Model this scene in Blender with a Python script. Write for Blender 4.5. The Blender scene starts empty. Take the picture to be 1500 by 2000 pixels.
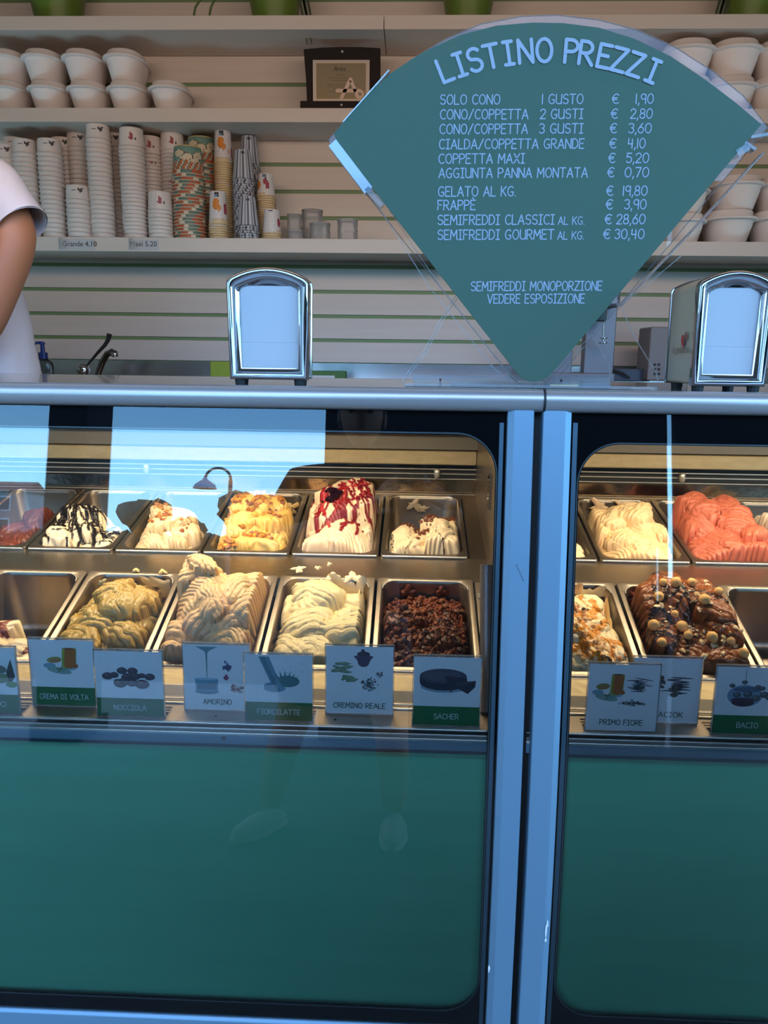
import bpy, math, random
import numpy as np
from mathutils import Vector, Matrix, Euler

C = bpy.context.scene.collection
sc = bpy.context.scene
PI = math.pi

# ------------------------------------------------------------------ camera
PITCH, YAW, ROLL, FPX = 0.200, 0.035, 0.0125, 1500.0
CAM = Vector((0.0, 0.0, 1.40))
camd = bpy.data.cameras.new('camera')
camd.sensor_fit = 'VERTICAL'; camd.sensor_height = 36.0; camd.sensor_width = 27.0
camd.lens = FPX / 2000.0 * 36.0
camd.clip_start = 0.02; camd.clip_end = 500
cam = bpy.data.objects.new('camera', camd); C.objects.link(cam)
RM = Matrix.Rotation(YAW, 3, 'Z') @ Matrix.Rotation(PI / 2 - PITCH, 3, 'X') @ Matrix.Rotation(ROLL, 3, 'Z')
cam.matrix_world = Matrix.Translation(CAM) @ RM.to_4x4()
sc.camera = cam

# ------------------------------------------------------------------ view + world
sc.view_settings.view_transform = 'Standard'
sc.view_settings.look = 'None'
sc.view_settings.exposure = 0.0
sc.view_settings.gamma = 1.0
sc.view_settings.use_curve_mapping = False
sc.cycles.use_denoising = True
sc.cycles.max_bounces = 8
sc.cycles.diffuse_bounces = 4
sc.cycles.glossy_bounces = 4
sc.cycles.transparent_max_bounces = 16
sc.cycles.sample_clamp_indirect = 6.0
sc.cycles.caustics_reflective = False
sc.cycles.caustics_refractive = False

world = bpy.data.worlds.new('World'); sc.world = world
world.use_nodes = True
nt = world.node_tree; nt.nodes.clear()
wo = nt.nodes.new('ShaderNodeOutputWorld'); bg = nt.nodes.new('ShaderNodeBackground')
tc = nt.nodes.new('ShaderNodeTexCoord'); sx = nt.nodes.new('ShaderNodeSeparateXYZ')
rp = nt.nodes.new('ShaderNodeValToRGB')
nt.links.new(tc.outputs['Generated'], sx.inputs[0]); nt.links.new(sx.outputs['Z'], rp.inputs[0])
e = rp.color_ramp.elements
e[0].position = 0.0; e[0].color = (0.34, 0.66, 0.84, 1)
e[1].position = 1.0; e[1].color = (0.24, 0.38, 0.70, 1)
k = rp.color_ramp.elements.new(0.10); k.color = (0.25, 0.60, 0.90, 1)
k = rp.color_ramp.elements.new(0.48); k.color = (0.27, 0.44, 0.78, 1)
k = rp.color_ramp.elements.new(0.26); k.color = (0.15, 0.44, 0.98, 1)
nt.links.new(rp.outputs[0], bg.inputs[0]); bg.inputs[1].default_value = 8.0
nt.links.new(bg.outputs[0], wo.inputs[0])

def area(name, loc, rot, sx_, sy_, power, col):
    l = bpy.data.lights.new(name, 'AREA'); l.shape = 'RECTANGLE'; l.size = sx_; l.size_y = sy_
    l.energy = power; l.color = col
    o = bpy.data.objects.new(name, l); o.location = loc; o.rotation_euler = rot; C.objects.link(o)
    return o
WARM = (1.0, 0.77, 0.50)
area('shop_fill_light', (-0.3, 1.10, 2.22), (1.40, 0, 0), 2.6, 0.2, 15, (1.0, 0.74, 0.57))  # unseen fill lamps added at lintel height to light the shelf wall
area('shop_fill_light', (1.3, 1.10, 2.22), (1.40, 0, 0), 1.0, 0.2, 4.5, (1.0, 0.74, 0.57))
area('case_light', (-0.42, 1.34, 1.315), (0.05, 0, 0), 1.02, 0.03, 6.8, WARM)
area('case_light', (0.72, 1.34, 1.315), (0.05, 0, 0), 1.02, 0.03, 6.8, WARM)

# ------------------------------------------------------------------ ray helpers (pixel of the photo -> point on a real plane)
def ray(px, py):
    return (RM @ Vector(((px - 750) / FPX, (1000 - py) / FPX, -1.0)))
def hity(px, py, y):
    d = ray(px, py); t = (y - CAM.y) / d.y
    return CAM + d * t
def hitz(px, py, z):
    d = ray(px, py); t = (z - CAM.z) / d.z
    return CAM + d * t
ZT = 1.332
def _tilt(z):   # lean of the curved front glass, in degrees
    return 2.0 if z < .62 else (2.0 + (z - .62) / .36 * 5.0 if z < .98 else 7.0 + min(1.6, (z - .98) / .35 * 1.5))
_YG = [1.015]
for _k in range(200): _YG.append(_YG[-1] - .006 * math.tan(math.radians(_tilt(ZT - .006 * (_k + .5)))))
def yg(z):      # side profile of the curved front glass
    q = (ZT - z) / .006
    if q <= 0: return 1.015 - q * .006 * .15
    k = min(int(q), 199); return _YG[k] + (_YG[k + 1] - _YG[k]) * (q - k)
def hitf(px, py, off=0.0):
    d = ray(px, py); lo, hi = 0.3, 3.0
    for _ in range(50):
        t = (lo + hi) / 2; p = CAM + d * t
        if p.y > yg(p.z) + off: hi = t
        else: lo = t
    return CAM + d * ((lo + hi) / 2)

# ------------------------------------------------------------------ tagging
def tag(o, label=None, cat=None, group=None, kind=None):
    if label: o['label'] = label
    if cat: o['category'] = cat
    if group: o['group'] = group
    if kind: o['kind'] = kind
    return o
def empty(name, loc=(0, 0, 0), label=None, cat=None, group=None, rot=(0, 0, 0)):
    o = bpy.data.objects.new(name, None); o.location = loc; o.rotation_euler = rot
    o.empty_display_size = 0.02
    C.objects.link(o); return tag(o, label, cat, group)
def copy_tree(o, parent=None):
    c = o.copy(); C.objects.link(c)
    if parent is not None: c.parent = parent
    for ch in list(o.children): copy_tree(ch, c)
    return c

# ------------------------------------------------------------------ materials
MATS = {}
def mat(name, col=(.8, .8, .8), rough=.5, metal=0.0, spec=None, coat=0.0, bump=None, var=None, sub=0.0, trans=0.0, attr=None, grain=None):
    if name in MATS: return MATS[name]
    m = bpy.data.materials.new(name); m.use_nodes = True
    n = m.node_tree.nodes; l = m.node_tree.links
    p = n['Principled BSDF']
    p.inputs['Base Color'].default_value = (*col, 1); p.inputs['Roughness'].default_value = rough
    p.inputs['Metallic'].default_value = metal
    if spec is not None: p.inputs['Specular IOR Level'].default_value = spec
    if coat: p.inputs['Coat Weight'].default_value = coat; p.inputs['Coat Roughness'].default_value = .05
    if sub:
        p.inputs['Subsurface Weight'].default_value = sub; p.inputs['Subsurface Scale'].default_value = 0.006
        p.inputs['Subsurface Radius'].default_value = (1, .6, .35)
    if trans: p.inputs['Transmission Weight'].default_value = trans
    if attr:
        a = n.new('ShaderNodeAttribute'); a.attribute_name = attr
        l.new(a.outputs['Color'], p.inputs['Base Color'])
    if var or bump or grain:
        t = n.new('ShaderNodeTexCoord'); mp = n.new('ShaderNodeMapping'); l.new(t.outputs['Object'], mp.inputs[0])
    if var:      # (scale, amount, stretch xyz)
        mp.inputs['Scale'].default_value = var[2]
        nz = n.new('ShaderNodeTexNoise'); nz.inputs['Scale'].default_value = var[0]; nz.inputs['Detail'].default_value = 6
        l.new(mp.outputs[0], nz.inputs[0])
        mx = n.new('ShaderNodeMix'); mx.data_type = 'RGBA'
        k = var[1]
        mx.inputs[6].default_value = (*[c * (1 - k) for c in col], 1); mx.inputs[7].default_value = (*[min(1, c * (1 + k)) for c in col], 1)
        l.new(nz.outputs[0], mx.inputs[0]); l.new(mx.outputs[2], p.inputs['Base Color'])
    if bump:     # (scale, strength, distance, stretch)
        mp2 = n.new('ShaderNodeMapping'); l.new(t.outputs['Object'], mp2.inputs[0]); mp2.inputs['Scale'].default_value = bump[3]
        nb = n.new('ShaderNodeTexNoise'); nb.inputs['Scale'].default_value = bump[0]; nb.inputs['Detail'].default_value = 5
        l.new(mp2.outputs[0], nb.inputs[0])
        b = n.new('ShaderNodeBump'); b.inputs['Strength'].default_value = bump[1]; b.inputs['Distance'].default_value = bump[2]
        l.new(nb.outputs[0], b.inputs['Height']); l.new(b.outputs[0], p.inputs['Normal'])
    MATS[name] = m; return m
def glassmat(name, ior=1.7, tint=(.96, .985, .98), rough=0.0, haze=None):
    m = bpy.data.materials.new(name); m.use_nodes = True
    n = m.node_tree.nodes; l = m.node_tree.links; n.clear()
    o = n.new('ShaderNodeOutputMaterial'); f = n.new('ShaderNodeFresnel'); f.inputs[0].default_value = ior
    t = n.new('ShaderNodeBsdfTransparent'); t.inputs[0].default_value = (*tint, 1)
    g = n.new('ShaderNodeBsdfGlossy'); g.inputs['Roughness'].default_value = rough; g.inputs[0].default_value = (1, 1, 1, 1)
    x = n.new('ShaderNodeMixShader'); l.new(f.outputs[0], x.inputs[0]); l.new(t.outputs[0], x.inputs[1]); l.new(g.outputs[0], x.inputs[2])
    out = x
    if haze:
        d = n.new('ShaderNodeBsdfDiffuse'); d.inputs[0].default_value = (*haze[0], 1)
        y = n.new('ShaderNodeMixShader'); y.inputs[0].default_value = haze[1]
        l.new(x.outputs[0], y.inputs[1]); l.new(d.outputs[0], y.inputs[2]); out = y
    l.new(out.outputs[0], o.inputs[0]); return m

M_glass = glassmat('front_glass', 1.66)
M_glass2 = glassmat('inner_glass', 1.95)
M_acryl = glassmat('clear_acrylic', 1.45, (.975, .985, .985))
M_acedge = glassmat('acrylic_edge', 1.5, (.93, .95, .95), .1, ((.72, .78, .80), .22))
M_clearcup = glassmat('clear_plastic', 1.4, (.94, .93, .92), .1, ((.72, .68, .66), .30))
M_alu = mat('brushed_aluminium', (.19, .31, .40), .45, .35)
M_alurail = mat('satin_aluminium_rail', (.52, .46, .43), .30, .55, bump=(60, .06, .001, (.2, 1, 1)))
M_chrome = mat('chrome', (.50, .50, .51), .08, 1.0)
M_chromeb = mat('bright_steel_edge', (.84, .80, .72), .25, .55)
M_steel = mat('stainless_steel', (.40, .345, .29), .34, 1.0, var=(9, .14, (1, 1, 6)), bump=(35, .12, .0006, (1, 1, .15)))
M_steeld = mat('stainless_pan_steel', (.27, .225, .18), .34, .9, var=(14, .22, (1, 1, 1)), bump=(14, .14, .0012, (1, 1, 1)))
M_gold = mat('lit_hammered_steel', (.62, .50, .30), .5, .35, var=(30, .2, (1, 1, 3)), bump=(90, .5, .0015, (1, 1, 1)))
M_black = mat('black_frit', (.006, .006, .007), .7, spec=.03)
M_rubber = mat('black_rubber', (.015, .014, .013), .6)
M_dark = mat('dark_interior', (.03, .028, .025), .5)
M_greyp = mat('grey_beige_panel', (.27, .25, .22), .4)
M_teal = mat('teal_lacquer_panel', (.085, .34, .20), .45, spec=.3, var=(3, .12, (1, 1, 8)))
M_tealsign = mat('teal_sign_print', (.080, .145, .098), .6, spec=.25)
M_letter = mat('pale_blue_lettering', (.40, .46, .55), .6)
M_cream = mat('cream_laminate', (.60, .52, .46), .45, var=(40, .05, (.1, 1, 1)))
M_slat = mat('pale_wood_slat', (.64, .56, .50), .55, var=(26, .10, (.10, 1, 1.6)), bump=(40, .30, .0015, (.10, 1, 1.8)))
M_green = mat('green_groove', (.16, .25, .11), .55)
M_wallup = mat('painted_wall', (.50, .43, .38), .7)
M_foam = mat('white_foam', (.76, .70, .68), .55, bump=(120, .15, .0008, (1, 1, 1)))
M_cupw = mat('white_paper_cup', (.66, .62, .60), .5)
M_cupattr = mat('printed_paper_cup', rough=.45, attr='Col')
M_print = mat('printed_picture', rough=.5, attr='Col')
M_gel = mat('gelato', rough=.42, attr='Col', sub=.12)
M_gelwet = mat('glossy_gelato', rough=.30, spec=.35, attr='Col')
M_paper = mat('white_paper', (.62, .60, .60), .7)
M_card = mat('white_card', (.93, .95, .97), .45, spec=.4)
M_cardgreen = mat('green_print', (.02, .16, .06), .45)
M_carddark = mat('dark_green_ink', (.03, .10, .07), .6)
M_cardink = mat('pale_ink', (.55, .72, .70), .6)
M_wooddark = mat('dark_wood', (.014, .009, .008), .6, spec=.2)
M_plate = mat('engraved_plate', (.30, .24, .15), .35, .6)
M_plateb = mat('silver_plate', (.62, .55, .50), .35, .6)
M_black2 = mat('black_ink', (.02, .02, .02), .6)
M_potg = mat('green_pot', (.10, .17, .02), .4)
M_leaf = mat('leaf_green', (.07, .14, .03), .5)
M_leafd = mat('dark_leaf', (.03, .05, .02), .5)
M_skin = mat('skin', (.44, .165, .075), .5, sub=.1)
M_shirt = mat('white_cotton', (.66, .56, .55), .8, bump=(14, .6, .012, (1, 1, .6)))
M_trouser = mat('dark_trousers', (.03, .035, .05), .8)
M_hair = mat('dark_hair', (.02, .013, .01), .6)
M_blackcloth = mat('black_cloth', (.012, .012, .015), .85)
M_shoe = mat('grey_shoe', (.38, .38, .34), .7)
M_pave = mat('pavement', (.115, .112, .105), .9, spec=.1, var=(2, .15, (1, 1, 1)), bump=(8, .4, .01, (1, 1, 1)))
M_floor = mat('shop_floor', (.25, .22, .2), .6)
M_ceil = mat('canopy_soffit', (.30, .26, .24), .8)
M_plaster = mat('shop_plaster', (.50, .43, .38), .8)
M_darkmatte = mat('dark_matte', (.012, .010, .010), .8, spec=.1)
M_bluebot = mat('blue_plastic', (.01, .02, .16), .3)
M_soap = glassmat('soap_bottle', 1.45, (.62, .64, .66), .02)
M_lime = mat('lime_plastic', (.28, .36, .02), .5)
M_grn2 = mat('green_sponge', (.06, .15, .04), .7)
M_brick = mat('far_facade', (.42, .33, .31), .8)
M_win = mat('far_window', (.06, .08, .11), .2)
M_winf = mat('far_window_frame', (.7, .7, .7), .6)
M_tree = mat('tree_foliage', (.018, .035, .012), .8, bump=(3, 1, .3, (1, 1, 1)))
M_bark = mat('bark', (.06, .045, .03), .8)
M_hill = mat('blue_hills', (.20, .32, .45), 1.0)
M_lamp = mat('lamp_metal', (.05, .06, .08), .4, .5)
M_nut = mat('hazelnut', (.85, .48, .17), .6, spec=.2, var=(60, .2, (1, 1, 1)))
M_mix = mat('mixer_steel', (.17, .17, .19), .4, .6)
M_applgrey = mat('grey_plastic', (.20, .19, .19), .5)

# ------------------------------------------------------------------ mesh builder
class MB:
    def __init__(s): s.v = []; s.f = []; s.mi = []; s.cm = 0
    def add(s, vs, fs):
        o = len(s.v); s.v += [tuple(v) for v in vs]
        for f in fs: s.f.append(tuple(i + o for i in f)); s.mi.append(s.cm)
        return s
    def box(s, x0, x1, y0, y1, z0, z1):
        return s.add([(x0, y0, z0), (x1, y0, z0), (x1, y1, z0), (x0, y1, z0), (x0, y0, z1), (x1, y0, z1), (x1, y1, z1), (x0, y1, z1)],
                     [(0, 3, 2, 1), (4, 5, 6, 7), (0, 1, 5, 4), (1, 2, 6, 5), (2, 3, 7, 6), (3, 0, 4, 7)])
    def lathe(s, prof, n=24, c=(0, 0, 0), sx=1, sy=1, caps=True, pw=1.0):
        vs = []; fs = []
        for (r, z) in prof:
            for i in range(n):
                a = 2 * PI * i / n; ca, sa = math.cos(a), math.sin(a)
                if pw != 1.0:
                    ca = math.copysign(abs(ca) ** pw, ca); sa = math.copysign(abs(sa) ** pw, sa)
                vs.append((c[0] + r * ca * sx, c[1] + r * sa * sy, c[2] + z))
        for j in range(len(prof) - 1):
            for i in range(n):
                a = j * n + i; b = j * n + (i + 1) % n
                fs.append((a, b, b + n, a + n))
        if caps:
            if prof[0][0] > 1e-6: fs.append(tuple(range(n - 1, -1, -1)))
            if prof[-1][0] > 1e-6: fs.append(tuple((len(prof) - 1) * n + i for i in range(n)))
        return s.add(vs, fs)
    def tube(s, path, r, n=10, caps=True):
        path = [Vector(p) for p in path]; m = len(path)
        rr = r if hasattr(r, '__len__') else [r] * m
        vs = []; fs = []; up = None
        for k, p in enumerate(path):
            t = (path[min(k + 1, m - 1)] - path[max(k - 1, 0)]).normalized()
            if up is None:
                up = Vector((0, 0, 1)) if abs(t.z) < .9 else Vector((1, 0, 0))
            a = t.cross(up).normalized(); b = a.cross(t).normalized(); up = b
            for i in range(n):
                w = 2 * PI * i / n
                vs.append(tuple(p + (a * math.cos(w) + b * math.sin(w)) * rr[k]))
        for k in range(m - 1):
            for i in range(n):
                q = k * n + i; q2 = k * n + (i + 1) % n
                fs.append((q, q2, q2 + n, q + n))
        if caps: fs.append(tuple(range(n - 1, -1, -1))); fs.append(tuple((m - 1) * n + i for i in range(n)))
        return s.add(vs, fs)
    def extrude(s, prof, x0, x1):   # profile of (y,z) run along x
        n = len(prof)
        vs = [(x0, y, z) for y, z in prof] + [(x1, y, z) for y, z in prof]
        fs = [(i, (i + 1) % n, (i + 1) % n + n, i + n) for i in range(n)]
        fs.append(tuple(range(n - 1, -1, -1))); fs.append(tuple(n + i for i in range(n)))
        return s.add(vs, fs)
    def poly_y(s, pts, y0, y1):     # outline of (x,z) given thickness in y, front at y0
        n = len(pts)
        vs = [(x, y0, z) for x, z in pts] + [(x, y1, z) for x, z in pts]
        fs = [tuple(range(n)), tuple(range(2 * n - 1, n - 1, -1))]
        fs += [(i, i + n, (i + 1) % n + n, (i + 1) % n) for i in range(n)]
        return s.add(vs, fs)
    def ico(s, c, r, sub=1, jit=0.0, sc3=(1, 1, 1), rnd=None):
        v, f = ICO[sub]
        out = []
        for p in v:
            q = r * (1 + (rnd.uniform(-jit, jit) if rnd else 0))
            out.append((c[0] + p[0] * q * sc3[0], c[1] + p[1] * q * sc3[1], c[2] + p[2] * q * sc3[2]))
        return s.add(out, f)
    def build(s, name, m, parent=None, smooth=False, bevel=0, bseg=2, loc=None, recalc=False):
        me = bpy.data.meshes.new(name); me.from_pydata(s.v, [], s.f)
        mm = m if isinstance(m, (list, tuple)) else [m]
        for q in mm: me.materials.append(q)
        if len(mm) > 1: me.polygons.foreach_set('material_index', s.mi)
        if smooth: me.polygons.foreach_set('use_smooth', [True] * len(me.polygons))
        me.update()
        if recalc:
            import bmesh
            b = bmesh.new(); b.from_mesh(me); bmesh.ops.recalc_face_normals(b, faces=b.faces); b.to_mesh(me); b.free()
        o = bpy.data.objects.new(name, me); C.objects.link(o)
        if parent is not None: o.parent = parent
        if loc is not None: o.location = loc
        if bevel:
            bm = o.modifiers.new('bevel', 'BEVEL'); bm.width = bevel; bm.segments = bseg; bm.limit_method = 'ANGLE'; bm.angle_limit = .6
        if smooth and smooth != 'all':
            try: me.set_sharp_from_angle(angle=.9)
            except Exception: pass
        return o
def _ico(sub):
    import bmesh
    b = bmesh.new(); bmesh.ops.create_icosphere(b, subdivisions=sub, radius=1)
    b.verts.ensure_lookup_table()
    v = [tuple(x.co) for x in b.verts]; f = [tuple(q.index for q in x.verts) for x in b.faces]
    b.free(); return v, f
ICO = {1: _ico(1), 2: _ico(2), 3: _ico(3)}
def struct(o): o['kind'] = 'structure'; return o

# ------------------------------------------------------------------ stroke font
def A(cx, cy, rx, ry, a0, a1, n=10):
    return [(cx + rx * math.cos(math.radians(a0 + (a1 - a0) * i / n)), cy + ry * math.sin(math.radians(a0 + (a1 - a0) * i / n))) for i in range(n + 1)]
G = {
 'A': (.62, [[(0, 0), (.31, 1), (.62, 0)], [(.10, .34), (.52, .34)]]),
 'B': (.52, [[(0, 0), (0, 1), (.22, 1)] + A(.24, .76, .24, .24, 90, -90, 8) + [(0, .52)], [(.24, .52)] + A(.26, .26, .26, .26, 90, -90, 8) + [(0, 0)]]),
 'C': (.55, [A(.33, .5, .33, .5, 50, 310, 16)]),
 'D': (.55, [[(0, 0), (0, 1), (.15, 1)] + A(.17, .5, .38, .5, 90, -90, 12) + [(0, 0)]]),
 'E': (.48, [[(.48, 1), (0, 1), (0, 0), (.48, 0)], [(0, .52), (.38, .52)]]),
 'F': (.46, [[(.46, 1), (0, 1), (0, 0)], [(0, .52), (.36, .52)]]),
 'G': (.60, [A(.33, .5, .33, .5, 50, 290, 16) + [(.56, .12), (.57, .42), (.34, .42)]]),
 'H': (.55, [[(0, 0), (0, 1)], [(.55, 0), (.55, 1)], [(0, .52), (.55, .52)]]),
 'I': (.36, [[(.18, 0), (.18, 1)], [(0, 1), (.36, 1)], [(0, 0), (.36, 0)]]),
 'K': (.52, [[(0, 0), (0, 1)], [(.5, 1), (.02, .45)], [(.14, .58), (.52, 0)]]),
 'L': (.46, [[(0, 1), (0, 0), (.46, 0)]]),
 'M': (.68, [[(0, 0), (.05, 1), (.34, .35), (.63, 1), (.68, 0)]]),
 'N': (.56, [[(0, 0), (0, 1), (.56, 0), (.56, 1)]]),
 'O': (.62, [A(.31, .5, .31, .5, 90, 450, 20)]),
 'P': (.50, [[(0, 0), (0, 1), (.2, 1)] + A(.22, .74, .28, .26, 90, -90, 10) + [(0, .48)]]),
 'R': (.54, [[(0, 0), (0, 1), (.2, 1)] + A(.22, .74, .27, .26, 90, -90, 10) + [(0, .48)], [(.2, .48), (.54, 0)]]),
 'S': (.52, [A(.27, .75, .25, .25, 35, 235, 10) + A(.26, .26, .26, .26, 75, -150, 12)]),
 'T': (.58, [[(.29, 0), (.29, 1)], [(0, 1), (.58, 1)]]),
 'U': (.56, [[(0, 1)] + A(.28, .3, .28, .3, 180, 360, 12) + [(.56, 1)], [(.56, 1), (.56, 0)]]),
 'V': (.60, [[(0, 1), (.30, 0), (.60, 1)]]),
 'X': (.56, [[(0, 0), (.56, 1)], [(0, 1), (.56, 0)]]),
 'Z': (.54, [[(0, 1), (.54, 1), (0, 0), (.54, 0)]]),
 '0': (.58, [A(.29, .5, .29, .5, 90, 450, 20)]),
 '1': (.10, [[(.05, 0), (.05, 1)]]),
 '2': (.52, [A(.26, .74, .25, .26, 170, -30, 10) + [(0, 0), (.52, 0)]]),
 '3': (.50, [A(.24, .76, .24, .24, 150, -80, 10) + A(.24, .27, .26, .27, 85, -150, 12)]),
 '4': (.54, [[(.05, 1), (.03, .45), (.5, .45)], [(.44, .95), (.44, 0)]]),
 '5': (.50, [[(.46, 1), (.06, 1), (.03, .58)] + A(.23, .32, .27, .32, 115, -150, 12)]),
 '6': (.52, [[(.40, 1)] + A(.26, .30, .26, .30, 150, 510, 18)]),
 '7': (.50, [[(0, 1), (.5, 1), (.16, 0)]]),
 '8': (.52, [A(.26, .76, .22, .24, 90, 450, 14), A(.26, .26, .26, .26, 90, 450, 16)]),
 '9': (.50, [A(.24, .72, .24, .28, 0, 360, 16), [(.48, .95), (.48, 0)]]),
 ',': (.10, [[(.08, .06), (.02, -.18)]]),
 '.': (.08, [[(.03, 0), (.05, .02)]]),
 '/': (.50, [[(0, -.05), (.48, 1.05)]]),
 '€': (.58, [A(.36, .5, .30, .5, 50, 310, 14), [(0, .60), (.44, .60)], [(0, .42), (.40, .42)]]),
 ' ': (.28, []),
}
G['È'] = (.48, G['E'][1] + [[(.16, 1.26), (.30, 1.14)]])
def text_width(t, gap=.17): return sum(G[c][0] + gap for c in t) - gap
def glyph_lines(t, gap=.17):
    x = 0; out = []
    for c in t:
        w, ls = G[c]
        for l in ls: out.append([(a + x, b) for a, b in l])
        x += w + gap
    return out
def ribbon(mb, line, w, fn, seg=8):
    """flat round-ended strokes; fn maps (x,y) -> 3D point"""
    vs0 = len(mb.v)
    for i in range(len(line) - 1):
        x0, y0 = line[i]; x1, y1 = line[i + 1]
        dx, dy = x1 - x0, y1 - y0; L = math.hypot(dx, dy)
        if L < 1e-9: continue
        ux, uy = -dy / L * w / 2, dx / L * w / 2
        mb.add([fn(x0 + ux, y0 + uy), fn(x0 - ux, y0 - uy), fn(x1 - ux, y1 - uy), fn(x1 + ux, y1 + uy)], [(0, 1, 2, 3)])
    for (x, y) in line:
        mb.add([fn(x + w / 2 * math.cos(2 * PI * k / seg), y + w / 2 * math.sin(2 * PI * k / seg)) for k in range(seg)], [tuple(range(seg))])
    # every stroke piece sits a hair above the one before
    q = 0; f0 = next((i for i, f in enumerate(mb.f) if f[0] >= vs0), len(mb.f))
    for f in mb.f[f0:]:
        q += 1
        for i in f:
            v = mb.v[i]; mb.v[i] = (v[0], v[1] - .000012 * q, v[2])
def text_on(mb, t, p0, p1, cap, up, sw=.12, out=Vector((0, -1, 0)), lift=.0004, gap=.17):
    """letters from p0 to p1 (3D baseline ends) with cap height cap (metres) along up"""
    ax = (p1 - p0); W = text_width(t, gap); sxx = ax.length / W; axn = ax.normalized()
    def fn(x, y): return tuple(p0 + axn * x + up * y + out * lift)
    for l in glyph_lines(t, gap):
        ribbon(mb, [(a * sxx, b * cap) for a, b in l], cap * sw, fn)

def colour_layer(me, cols_per_face):
    ca = me.color_attributes.new('Col', 'FLOAT_COLOR', 'CORNER')
    arr = []
    for p, c in zip(me.polygons, cols_per_face):
        arr += [c[0], c[1], c[2], 1.0] * p.loop_total
    ca.data.foreach_set('color', arr)
def decal(name, shapes, parent, lift0=.0005, step=.00006):
    step = min(.00005, .0016 / max(1, len(shapes)))
    """flat printed shapes in the local xz plane facing -y: [(pts, colour)]"""
    mb = MB(); cols = []
    for k, (pts, col) in enumerate(shapes):
        y = -lift0 - step * k
        mb.add([(x, y, z) for x, z in pts], [tuple(range(len(pts)))]); cols.append(col)
    o = mb.build(name, M_print, parent); colour_layer(o.data, cols); return o
def ell(cx, cy, rx, ry, n=16, rot=0, a0=0, a1=360):
    r = math.radians(rot); out = []
    full = abs(a1 - a0) >= 360
    for i in range(n if full else n + 1):
        a = math.radians(a0 + (a1 - a0) * i / n)
        x, y = rx * math.cos(a), ry * math.sin(a)
        out.append((cx + x * math.cos(r) - y * math.sin(r), cy + x * math.sin(r) + y * math.cos(r)))
    return out

# ================================================================== SETTING
YW = 3.20
wb = struct(MB().box(-3.2, 3.6, YW + .005, YW + .10, 0, 3.0).build('wall_back', M_green))
zs = [1.461, 1.556, 1.652, 1.749, 1.840, 1.9326, 2.031, 2.1306, 2.226, 2.322, 2.4176, 2.535, 2.62, 2.71, 2.81, 2.91]
gro = .0068
slat_me = None
prev = 1.366
for z in zs:
    z0, z1 = prev + gro, z - gro
    MB().box(-3.19, 3.59, YW - .001, YW + .006, z0, z1).build('wall_panel', M_slat, wb, bevel=.0015)
    prev = z
struct(MB().box(-3.3, -3.2, .92, 3.3, 0, 3.0).build('wall_left', M_plaster))
struct(MB().box(3.6, 3.7, .92, 3.3, 0, 3.0).build('wall_right', M_plaster))
struct(MB().box(-12, 12, -4, .95, -.1, 0).build('floor', M_pave))
struct(MB().box(-60, 60, -90, -4.01, -.12, -.03).build('floor', mat('asphalt', (.022, .022, .023), 1.0, spec=0.0)))
struct(MB().box(-3.2, 3.6, 1.9, 3.22, -.1, .38).build('floor', M_floor))
struct(MB().box(-4.2, 4.2, -.9, 3.3, 3.0, 3.12).build('ceiling', M_ceil))
struct(MB().box(-3.2, -1.35, .93, 1.03, 0, 3.0).build('wall_front', M_plaster))
struct(MB().box(1.75, 3.6, .93, 1.03, 0, 3.0).build('wall_front', M_plaster))
struct(MB().box(-3.2, 3.6, .93, 1.03, 2.14, 3.0).build('wall_front', M_plaster))
# mirrored dark pillar, and screens added to darken the reflections and cut the sky
def pillar():
    t = empty('pillar', (-1.755, -1.95, 0), 'dark square pillar mirrored in the glass at the far left', 'pillar')
    MB().box(-.095, .105, -.17, .17, .12, 2.9).build('shaft', M_darkmatte, t, bevel=.01)
    MB().box(-.12, .13, -.20, .20, 0, .12).build('base', M_darkmatte, t, bevel=.01)
pillar()
d1 = struct(MB().box(-.46, 1.335, -2.06, -2.0, 0, 2.32).build('dark_screen_1', M_darkmatte, bevel=.004))
MB().tube([(1.25, -1.93, .95), (1.25, -1.93, 1.25)], .012).build('screen_handle', M_chrome, d1)
d2 = struct(MB().box(1.375, 1.95, -2.06, -2.0, 0, 2.32).build('dark_screen_2', M_darkmatte, bevel=.004))
for k in range(6):
    MB().box(1.38, 1.94, -2.0, -1.985, .25 + k * .3, .27 + k * .3).build('screen_rib', M_darkmatte, d2)

# ------------------------------------------------------------------ shelves
def shelf(x0, x1, ztop, zbot, label):
    t = empty('wall_shelf', ((x0 + x1) / 2, 2.95, zbot), label, 'shelf')
    h = zbot
    MB().box(x0 - t.location.x, x1 - t.location.x, 0, YW - .008 - 2.95, 0, ztop - zbot).build('shelf_board', M_cream, t, bevel=.0015)
    return t
xj = hity(750, 45, 2.95).x
Z_S1 = hity(750, 29, 2.95).z; Z_S1b = hity(750, 57, 2.95).z
Z_S2 = hity(750, 211, 2.95).z; Z_S2b = hity(750, 239, 2.95).z
Z_S3 = hity(750, 467, 2.95).z; Z_S3b = hity(750, 495, 2.95).z
shelf(-3.1, xj - .0012, Z_S1, Z_S1b, 'topmost cream wall shelf, left length up to the joint behind the price sign')
shelf(xj + .0012, 3.5, Z_S1, Z_S1b, 'topmost cream wall shelf, right length beyond the joint')
shelf(-3.1, 3.5, Z_S2, Z_S2b, 'middle cream wall shelf carrying foam tubs and the award plaque')
s3 = shelf(-3.1, 3.5, Z_S3, Z_S3b, 'lowest cream wall shelf carrying the stacks of paper cups')

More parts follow.
